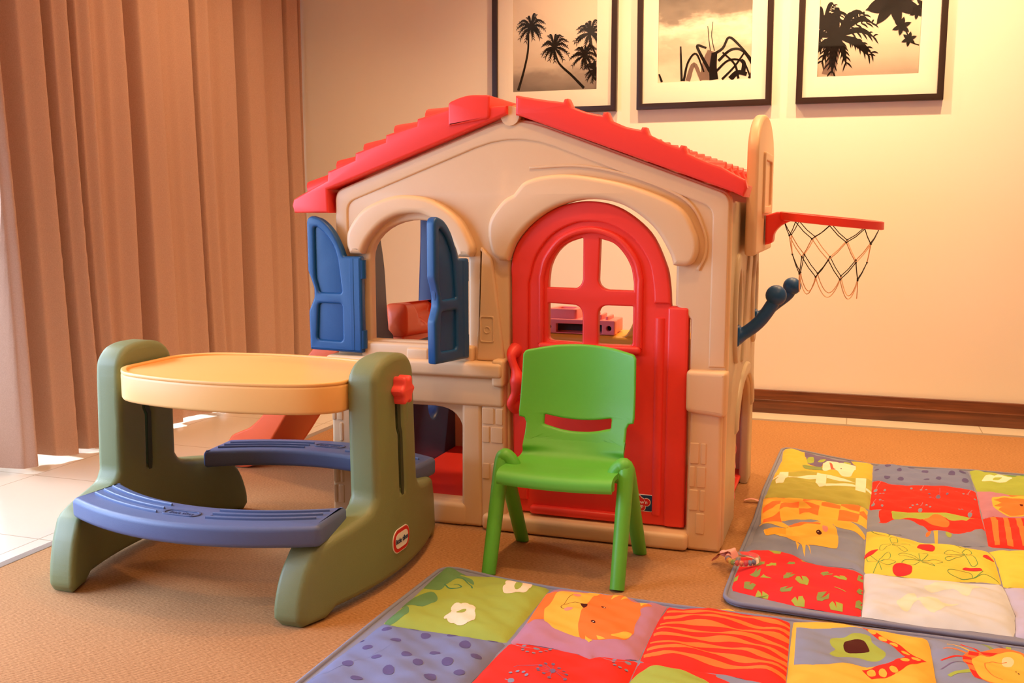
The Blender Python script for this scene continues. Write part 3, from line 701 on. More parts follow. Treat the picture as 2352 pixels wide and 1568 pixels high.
# diagonal board behind hoop bracket
add(bm, plate([roundpoly([(3.36, 0.52), (3.46, 0.52), (3.60, 0.86), (3.50, 0.88)], 0.01)], 0.02, 0.006, FYZ(XS + 0.016)))
side = obj('side_panel', bm, m_cream2, house)
bm = plate([[(3.20, 0.88), (3.80, 0.88), (3.80, 1.20)] + arc(3.50, 1.20, 0.30, 0, 180, 24, 0.135)], 0.036, 0.012, FYZ(-0.308), 4)
add(bm, plate([rrect(3.37, 1.01, 3.66, 1.21, 0.01), rrect(3.395, 1.035, 3.635, 1.185, 0.008)], 0.012, 0.003, FYZ(-0.288)))
bb = obj('backboard', bm, m_cream, side)
# rear-right corner post closes the side towards the back
obj('side_return', box(-0.385, 3.87, 0.0, -0.350, 3.93, 0.90, 0.008), m_cream2, house)

# ---- hoop --------------------------------------------------------------
hc = Vector((-0.078, 3.50, 0.987)); R = 0.161
tilt = 0.10
def hp_(a, r, z): return Vector((hc.x + r * cos(a), hc.y + r * sin(a), hc.z + z - tilt * r * cos(a)))
bm = bmesh.new(); nseg = 48; prof = [(R, 0.014), (R + .006, 0.012), (R + .006, -0.012), (R, -0.014), (R - .006, -0.012), (R - .006, 0.012)]
rings = [[bm.verts.new(hp_(2 * pi * i / nseg, r, z)) for r, z in prof] for i in range(nseg)]
for i in range(nseg):
    A, B = rings[i], rings[(i + 1) % nseg]
    for k in range(6): bm.faces.new((A[k], A[(k + 1) % 6], B[(k + 1) % 6], B[k]))
add(bm, plate([spline([(-0.285, 0.905), (-0.262, 0.915), (-0.256, 0.945), (-0.235, 0.970), (-0.205, 0.985)], 5) + [(-0.205, 1.014), (-0.250, 1.016), (-0.285, 1.004)]], 0.09, 0.008, lambda u, v, w: Vector((u, 3.50 + w, v))))
hoop = obj('basketball_hoop', bm, m_red, house); hoop['label'] = 'small red basketball hoop with string net'
n_c = 8
lv = [(R - 0.01, -0.014, 0.0), (R * 0.86, -0.062, 0.5), (R * 0.74, -0.125, 0.0), (R * 0.62, -0.185, 0.5)]
bmw = bmesh.new()
for L in range(3):
    r0, z0, o0 = lv[L]; r1, z1, o1 = lv[L + 1]
    for i in range(n_c):
        a0 = 2 * pi * (i + o0) / n_c
        for sg in (-0.5, 0.5):
            a1 = a0 + sg * 2 * pi / n_c
            p, q = hp_(a0, r0, z0), hp_(a1, r1, z1)
            mid = (p + q) / 2 + Vector((0, 0, -0.004))
            add(bmw, tube([p, mid, q], 0.0016, 5), 1 if L == 1 else 0)
    for i in range(n_c):
        a1 = 2 * pi * (i + o1) / n_c
        add(bmw, ball(hp_(a1, r1, z1), 0.0034, seg=8), 0)
r3, z3, o3 = lv[3]
for i in range(n_c):
    a0 = 2 * pi * (i + .5) / n_c; a1 = a0 + 2 * pi / n_c
    pts = []
    for k in range(13):
        t = k / 12; a = a0 + (a1 - a0) * t
        pts.append(hp_(a, r3 * (1 - .08 * sin(pi * t)), z3 - 0.062 * sin(pi * t) ** 0.8))
    add(bmw, tube(pts, 0.0016, 5), 1)
obj('net', bmw, [mat('net_black', '#23231f', 0.8), mat('net_pale', '#e8b98c', 0.8)], hoop)

# ---- blue climbing handles on the right side --------------------------------
def handle_bm(y):
    b = Vector((-0.342, y, 0.630 if y < 3.4 else 0.625))
    e = Vector((-0.222, y, 0.762)) if y < 3.4 else Vector((-0.208, y, 0.748))
    pts = spline([b, b + Vector((0.035, 0, 0.016)), b + Vector((0.075, 0, 0.052)), e + Vector((-0.012, 0, -0.030)), e], 6)
    n = len(pts); rr = [0.019 if 4 < i < n - 4 else 0.017 for i in range(n)]
    rr = [0.030, 0.030, 0.028, 0.025, 0.022, 0.020] + [0.020] * (n - 6)
    bm = tube(pts, rr, 14); add(bm, ball(e, 0.032, seg=24)); add(bm, box(b.x - 0.012, y - 0.034, b.z - 0.030, b.x + 0.016, y + 0.034, b.z + 0.034, 0.008)); return bm
obj('climbing_handle', handle_bm(3.165), m_blue, house)['label'] = 'blue ball-ended handle nearer the front'
obj('climbing_handle', handle_bm(3.745), m_blue, house)['label'] = 'blue ball-ended handle nearer the back'

# ---- left side wall: blue frame of the slide exit with climbing holes --------
lo = [(3.01, 0.0), (3.90, 0.0), (3.90, 1.08), (3.66, 1.08)] + spline([(3.655, 1.05), (3.65, 0.90), (3.635, 0.75), (3.62, 0.62), (3.60, 0.56)], 4) + \
     [(3.36, 0.535), (3.27, 0.535), (3.262, 0.575)] + spline([(3.225, 0.600), (3.212, 0.70), (3.200, 0.82), (3.165, 0.95), (3.13, 1.05)], 4) + [(3.12, 1.08), (3.01, 1.08)]
bm = plate([lo, arc(3.62, 0.27, 0.055, 0, 360, 20, 0.075)[:-1], arc(3.32, 0.25, 0.055, 0, 360, 20, 0.075)[:-1], arc(3.20, 0.42, 0.05, 0, 360, 20, 0.06)[:-1]], 0.07, 0.012, FYZ(-1.60), 3)
obj('slide_exit_wall', bm, m_navy, house)['label'] = 'dark blue left wall with slide exit and toe holes'
# ---- slide -------------------------------------------------------------
top_ = spline([(-1.56, 0.640), (-1.66, 0.645), (-1.76, 0.635), (-1.85, 0.590), (-1.933, 0.505), (-1.967, 0.467), (-2.06, 0.357), (-2.16, 0.237), (-2.23, 0.172), (-2.275, 0.150), (-2.315, 0.132), (-2.335, 0.110)], 5)
bot_ = spline([(-2.347, 0.070), (-2.345, 0.002), (-2.31, 0.002), (-2.26, 0.004), (-2.222, 0.018), (-2.182, 0.062), (-2.124, 0.144), (-2.056, 0.243), (-1.95, 0.380), (-1.85, 0.475), (-1.75, 0.520), (-1.56, 0.530)], 5)
bm = bmesh.new()
for y0 in (3.33, 3.65):
    add(bm, plate([top_ + bot_], 0.03, 0.008, FXZ(y0, 0.03)))
bed = [(x, z - 0.055) for x, z in top_]
add(bm, plate([bed + bot_], 0.31, 0.004, FXZ(3.345, 0.31)))
for v in bm.verts: v.co.z = max(v.co.z, 0.001)
obj('slide', bm, m_orange, house)
# orange scooped cross bar at the slide entry
prof = [(-1.69, 0.52)]
def scoop():
    bm = grid(lambda u, v: Vector((0, 0, 0)), 1, 1); bm.free()
    nu, nv = 80, 72
    def f(u, v):
        y = 3.275 + 0.45 * u
        a = 2 * pi * v
        hx = 0.045 * math.copysign(abs(cos(a)) ** 0.45, cos(a)); hz = 0.062 * math.copysign(abs(sin(a)) ** 0.45, sin(a))
        ends = min(1, min(u, 1 - u) / 0.06) ** 0.5
        zr = hz / 0.062 + 0.45 - 1.5 * (abs(u - .52) / 0.33) ** 2.5
        if hx > 0 and zr > 0: hx -= (lambda q: q * q * (3 - 2 * q))(min(1, zr / 0.55)) * 0.050 * min(1, hx / 0.03)
        return Vector((-1.575 + hx * ends, y, 0.622 - 0.02 * u + hz * ends))
    return grid(f, nu, nv)
bm = scoop(); bmesh.ops.remove_doubles(bm, verts=bm.verts[:], dist=1e-5)
obj('slide_entry_bar', bm, m_orange, house, angle=50)

# ---- rear wall, floor, kitchen counter ---------------------------------------
ro = [(-1.60, 0.0), (-0.36, 0.0), (-0.36, 1.06), (XA, 1.29), (-1.60, 1.07)]
bm = plate([ro, roundpoly([(-1.57, 0.45), (-0.40, 0.45), (-0.40, 1.02), (-0.72, 1.13), (-1.02, 1.20), (-1.30, 1.13), (-1.57, 1.04)], 0.03)], 0.05, 0.01, FXZ(3.84, 0.05))
obj('rear_wall', bm, m_cream, house)
obj('play_floor', box(-1.565, 3.03, 0.012, -0.37, 3.88, 0.030, 0.006), m_red, house)
bm = box(-1.18, 3.66, 0.30, -0.42, 3.90, 0.548, 0.02, 4)
add(bm, plate([spline([(-0.830, 0.545), (-0.800, 0.555), (-0.775, 0.60), (-0.765, 0.640)], 5) + [(-0.60, 0.640), (-0.60, 0.545)]], 0.22, 0.006, FXZ(3.67, 0.22)))
ctr = obj('kitchen_counter', bm, m_yel, house)
bm = plate([rrect(-1.125, 0.55, -0.845, 0.605, 0.006), rrect(-1.075, 0.548 + .006, -0.895, 0.588, 0.003), arc(-1.105, 0.575, 0.010, 0, 360, 16)[:-1], arc(-0.868, 0.575, 0.010, 0, 360, 16)[:-1]], 0.05, 0.003, FXZ(3.675, 0.05))
add(bm, box(-1.120, 3.71, 0.552, -0.85, 3.84, 0.604, 0.005))
for f in bm.faces: f.material_index = 0
add(bm, plate([roundpoly([(-1.12, 3.70), (-1.0, 3.70), (-1.0, 3.80), (-1.10, 3.82)], 0.015), roundpoly([(-1.10, 3.715), (-1.02, 3.715), (-1.02, 3.785), (-1.09, 3.80)], 0.012)], 0.05, 0.006, FXY(0.618)), 0)
for k in range(4):
    add(bm, box(-0.965 + .026 * k, 3.70, 0.602, -0.955 + .026 * k, 3.80, 0.618 + (.006 if k in (1, 2) else 0), 0.003), 0)
add(bm, box(-1.12, 3.70, 0.56, -0.85, 3.705, 0.60), 1)  # thin dark sheet painted as shade inside the stove slot
obj('toy_stove', bm, [m_pink, m_recess_shade], ctr)

# ---- string of pink loops hanging in the side arch -------------------------
pts = []
for i in range(150):
    t = i / 149; z = 0.345 - 0.335 * t
    lo_ = 0.012 * (1 if int(t * 9) % 2 == 0 else 0.5)
    pts.append((-0.352 + 0.004 * sin(t * 40), 3.345 - 0.012 * t + lo_ * 0.9 * sin(t * 2 * pi * 9), z + lo_ * cos(t * 2 * pi * 9)))
o = obj('pink_ribbon', tube(pts, 0.0022, 5), mat('pink_cord', '#f08a8a', 0.7), None, loc=(-0.352, 3.33, 0))
tag(o, 'thin curly pink ribbon hanging inside the arch of the playhouse side', 'ribbon')
# ================================================================ picnic play table
m_olive = mat('olive_plastic', '#747d50', 0.45, 0.05, 5, 0.12, 450)
m_slot_shade = mat('olive_slot_shade', '#2f3a22', 0.6)  # dark green painted as the shade inside the table slots
m_bench = mat('slate_blue_plastic', '#4f5f86', 0.42, 0.05, 5, 0.12, 450)
m_bench_d = mat('bench_groove', '#3f4b70', 0.5)
m_top = mat('golden_plastic', '#f3b766', 0.38, 0.03, 4, 0.04, 400)
m_knob = mat('knob_red', '#ee4a44', 0.38)
TX, TY = -1.636, 2.462
tbl = thing('picnic_table', (TX, TY, 0), 'olive green toddler picnic table with yellow top and blue benches', 'table')
def side_bm(s):
    half = [(0.125, 0.54), (0.118, 0.585), (0.085, 0.618), (0.04, 0.630)]
    R_ = [(0.415, 0.02), (0.412, 0.06), (0.395, 0.12), (0.37, 0.165), (0.335, 0.198), (0.20, 0.222), (0.150, 0.236), (0.129, 0.262)]
    right = [(0.300, 0.018), (0.332, 0.0), (0.400, 0.0)] + spline(R_, 3) + spline(half + [(0.0, 0.632)], 4)[:-1]
    poly = right + [(-y, z) for y, z in right[::-1]]
    slots = []
    slot = spline([(-0.006, 0.545), (0.012, 0.545)], 1) + [(0.012, 0.43), (0.020, 0.41), (0.020, 0.25), (0.004, 0.25), (0.004, 0.41), (-0.006, 0.43)]
    bm = plate([poly, slot], 0.088, 0.020, None, 4)
    cuts(bm, 0, frange(-0.41, 0.41, 26)); cuts(bm, 1, frange(0.02, 0.60, 20))
    for v in bm.verts:
        y, z, w = v.co
        off = 0.085 * (1 - (y / 0.42) ** 2) - 0.012 * min(1, z / .6)
        v.co = Vector((TX + s * (0.345 + off) + w, TY + y, z))
    return bm
for s in (1, -1):
    bm = side_bm(s)
    for f in bm.faces: f.material_index = 0
    sp = obj('side_panel', bm, m_olive, tbl, angle=42)
    sp['label'] = 'right olive end panel' if s > 0 else 'left olive end panel'
    xo = TX + s * (0.345 + 0.085 - 0.012 + 0.044)
    # raised welt around the slot
    w_ = [(TY - 0.020 * 0 + a, b) for a, b in spline([(0.062, 0.52), (0.060, 0.44), (0.045, 0.41), (0.046, 0.27), (0.060, 0.22), (0.045, 0.18), (0.005, 0.165), (-0.03, 0.19)], 5)]
    obj('slot_welt', tube([(xo - s * 0.004 + s * 0.006 * (0.6 - z), y, z) for y, z in w_], 0.006, 8), m_olive, sp)
    XO = lambda y, z, e: TX + s * (0.345 + 0.085 * (1 - ((y - TY) / 0.42) ** 2) - 0.012 * min(1, z / .6) + e)
    sl = [(TY - 0.007, 0.545), (TY + 0.013, 0.545), (TY + 0.013, 0.43), (TY + 0.021, 0.41), (TY + 0.021, 0.27), (TY + 0.018, 0.235), (TY + 0.006, 0.225), (TY + 0.002, 0.25), (TY + 0.004, 0.41), (TY - 0.007, 0.43)]
    b2 = plate([sl], 0.0016, 0, None)
    for v in b2.verts: v.co = Vector((XO(v.co.x, v.co.y, 0.0425 + v.co.z), v.co.x, v.co.y))
    b3 = plate([sl], 0.0016, 0, None)
    for v in b3.verts: v.co = Vector((XO(v.co.x, v.co.y, -0.0425 + v.co.z), v.co.x, v.co.y))
    add(b2, b3)
    o = obj('slot_shade', b2, m_slot_shade, sp); o['label'] = 'dark sheet painted as shade in the height-adjusting slot'
    k = bmesh.new(); kp = []
    for i in range(48):
        a = 2 * pi * i / 48; r = 0.034 + 0.005 * cos(6 * a); kp.append((TY - 0.002 + r * cos(a) * 1.05, 0.535 + r * sin(a) * 1.1))
    obj('knob', plate([kp], 0.04, 0.008, FYZ(xo + s * 0.016), 3), m_knob, tbl)
    if s > 0:
        LX = lambda y: TX + 0.345 + 0.085 * (1 - ((y - TY) / 0.42) ** 2) - 0.012 * 0.2 + 0.044
        yc, zc = TY - 0.012, 0.113
        def fl(d): return lambda u, v, w: Vector((LX(u) + d + w, u, v))
        bm = plate([rrect(yc - .052, zc - .034, yc + .052, zc + .034, 0.030, 8)], 0.002, 0.0004, fl(0.0012)); cuts(bm, 1, frange(yc - .05, yc + .05, 8))
        for f in bm.faces: f.material_index = 0
        add(bm, plate([rrect(yc - .0495, zc - .0315, yc + .0495, zc + .0315, 0.028, 8)], 0.0006, 0, fl(0.0028)), 1)
        add(bm, plate([rrect(yc - .0390, zc - .0215, yc + .0390, zc + .0215, 0.018, 8)], 0.0006, 0, fl(0.0036)), 0)
        add(bm, text('little tikes', 0.0205, lambda u, v, w: Vector((LX(yc + u) + 0.0044 + w, yc + u, zc + v)), 0.0004, sx=0.95), 2)
        o = obj('logo_sticker', bm, [m_white, m_logored, m_logoblue], sp); o['label'] = 'white oval sticker with red rim'
# table top
ZT = 0.567
fr = spline([(-0.370, -0.10), (-0.350, -0.145), (-0.285, -0.205), (-0.15, -0.240), (0.0, -0.252), (0.15, -0.240), (0.285, -0.205), (0.352, -0.150), (0.362, -0.10)], 6)
fr2 = fr + [(x, -y) for x, y in fr[::-1]]
P2 = [(TX + .008 + x, TY + y) for x, y in fr2]
bm = plate([P2], 0.078, 0.010, FXY(ZT - 0.039), 4)
inner = [(TX + .008 + x * 0.955, TY + y * 0.945) for x, y in fr2]
add(bm, plate([P2, inner], 0.010, 0.004, FXY(ZT + 0.002), 3))
obj('table_top', bm, m_top, tbl)
# benches
def bench(s):
    # arc plan; s=-1 near, +1 far
    bx = -1.597; N = 30
    def fn(u, v):
        # u along, v around the section
        return None
    pts_o, pts_i = [], []
    for i in range(N + 1):
        t = -1 + 2 * i / N
        pts_o.append((bx + 0.380 * t, TY + s * (0.462 - 0.098 * t * t)))
        pts_i.append((bx + 0.364 * t, TY + s * (0.308 - 0.118 * t * t)))
    poly = roundpoly(pts_o + pts_i[::-1], [0.03] + [0] * (N - 1) + [0.03] + [0.03] + [0] * (N - 1) + [0.03])
    bm = plate([poly], 0.056, 0.014, FXY(0.224), 4)
    for f in bm.faces: f.material_index = 0
    return bm
def bline(s, k, t0, t1, n=24):
    out_ = []
    for i in range(n + 1):
        t = t0 + (t1 - t0) * i / n
        a = 0.462 - 0.098 * t * t; b = 0.308 - 0.118 * t * t
        out_.append((-1.597 + 0.372 * t, TY + s * (b + (a - b) * k), 0.2525))
    return out_
for s in (-1, 1):
    bm = bench(s)
    for k in (0.22, 0.42, 0.62):
        for t0, t1 in ((-0.92, -0.2), (0.2, 0.92)):
            add(bm, tube(bline(s, k, t0, t1), 0.0065, 8, flat=0.5), 0)
    b = obj('bench', bm, m_bench, tbl); b['label'] = 'blue front bench, nearest the camera' if s < 0 else 'blue rear bench behind the table'
    # oval moulded emblem
    ec = (-1.605, TY + s * 0.385)
    bm = plate([rrect(ec[0] - .055, ec[1] - .020, ec[0] + .055, ec[1] + .020, 0.0195, 8), rrect(ec[0] - .048, ec[1] - .014, ec[0] + .048, ec[1] + .014, 0.0135, 8)], 0.004, 0.001, FXY(0.253))
    add(bm, text('little tikes', 0.018, lambda u, v, w: Vector((ec[0] + u, ec[1] + v, 0.2525 + w)), 0.001))
    obj('emblem', bm, m_bench_d, b)
    obj('screw_cap', plate([arc(ec[0] + .085, ec[1] + .006, 0.004, 0, 360, 12)[:-1]], 0.003, 0.0005, FXY(0.2525)), m_bench_d, b)
# ================================================================ green chair
m_green = mat('green_plastic', '#5cb336', 0.42, 0.03, 4, 0.05, 500)
chair = thing('toddler_chair', (-0.757, 2.70, 0), 'bright green plastic child chair standing in front of the red door', 'chair')
CXc = -0.757
bo = [(-0.153, 0.335), (0.153, 0.335), (0.153, 0.393), (0.160, 0.406), (0.174, 0.410), (0.176, 0.425), (0.172, 0.595), (0.166, 0.604)] + spline([(0.160, 0.607), (0.08, 0.620), (0.0, 0.624), (-0.08, 0.620), (-0.160, 0.607)], 5) + \
     [(-0.166, 0.604), (-0.172, 0.595), (-0.176, 0.425), (-0.174, 0.410), (-0.160, 0.406), (-0.153, 0.393)]
slot = roundpoly(spline([(-0.103, 0.415), (-0.05, 0.405), (0.0, 0.402), (0.05, 0.405), (0.103, 0.415)], 4) + spline([(0.103, 0.386), (0.05, 0.372), (0.0, 0.368), (-0.05, 0.372), (-0.103, 0.386)], 4), 0.004, 2)
BK = spline([(0.326, 2.793), (0.342, 2.8035), (0.350, 2.8085), (0.370, 2.8180), (0.400, 2.8300), (0.455, 2.8460), (0.53, 2.858), (0.63, 2.868)], 6)
def backy(v):
    for (a, ya), (b, yb) in zip(BK[:-1], BK[1:]):
        if v <= b or b == BK[-1][0]:
            return ya + (yb - ya) * (v - a) / (b - a) + (0.0007 if v < 0.351 else -0.0007)
bm = plate([bo, slot], 0.016, 0.006, None, 3)
cuts(bm, 0, frange(-0.17, 0.17, 14)); cuts(bm, 1, frange(0.335, 0.62, 16))
def backmap(u, v, w):
    curve = -0.040 * (u / 0.165) ** 2
    return Vector((CXc + u, backy(v) + curve - w + 0.008, v))
for v in bm.verts: v.co = backmap(*v.co)
# padded bulge over the slot
obj('backrest', bm, m_green, chair, angle=50)
# seat shell: swept profile
prof = [(2.566, 0.262), (2.560, 0.272), (2.562, 0.288), (2.575, 0.299), (2.60, 0.303), (2.66, 0.300), (2.71, 0.297), (2.750, 0.300), (2.778, 0.311), (2.793, 0.326), (2.8035, 0.342), (2.8085, 0.350), (2.8125, 0.357)]
prof = spline(prof, 4)
th = 0.014
def seatf(side):
    def f(u, v):
        i = v * (len(prof) - 1); k = min(int(i), len(prof) - 2); t = i - k
        y = prof[k][0] * (1 - t) + prof[k + 1][0] * t; z = prof[k][1] * (1 - t) + prof[k + 1][1] * t
        hw = 0.165 if y < 2.70 else 0.165 - 0.012 * min(1, (y - 2.70) / 0.09)
        x = (u * 2 - 1)
        dip = -0.006 * (1 - x * x) * min(1, max(0, (0.318 - z) / 0.014))
        dy = -0.040 * x * x * (hw / 0.165) ** 2 * (lambda q: q * q * (3 - 2 * q))(min(1, max(0, (z - 0.299) / 0.032))) if y > 2.74 else 0
        tz = Vector((0, prof[k + 1][0] - prof[k][0], prof[k + 1][1] - prof[k][1])).normalized()
        nrm = Vector((0, -tz.z, tz.y))
        return Vector((CXc + x * hw, y + dy, z + dip)) - nrm * (th * side)
    return f
a = grid(seatf(0), 24, len(prof) - 1); b_ = grid(seatf(1), 24, len(prof) - 1)
add(a, b_)
# close the rim
a.verts.ensure_lookup_table()
be = [e for e in a.edges if e.is_boundary]
bmesh.ops.bridge_loops(a, edges=be)
add(a, box(CXc - 0.166, 2.585, 0.262, CXc + 0.166, 2.600, 0.292, 0.005))
obj('seat', a, m_green, chair, angle=50)
for s in (-1, 1):
    xa = CXc + s * 0.183
    top = Vector((xa, 2.668, 0.318))
    for yb, nm in ((2.555, 'front'), (2.862, 'rear')):
        foot = Vector((CXc + s * 0.186, yb, 0.0))
        pts = spline([foot, foot.lerp(top, 0.45), foot.lerp(top, 0.86), top + Vector((-s * 0.003, 0, -0.006)), top + Vector((-s * 0.014, 0, -0.004)), top + Vector((-s * 0.030, 0, -0.022)), top + Vector((-s * 0.036, 0, -0.045))], 5)
        bm = tube(pts, [0.0205 + 0.0025 * min(1, i / 12) for i in range(len(pts))], 16)
        for v in bm.verts: v.co.z = max(v.co.z, 0.0006)
        if nm == 'front':
            add(bm, box(min(CXc + s * 0.13, xa - s * .006), 2.640, 0.270, max(CXc + s * 0.13, xa - s * .006), 2.700, 0.300, 0.012))
        o = obj('leg', bm, m_green, chair)
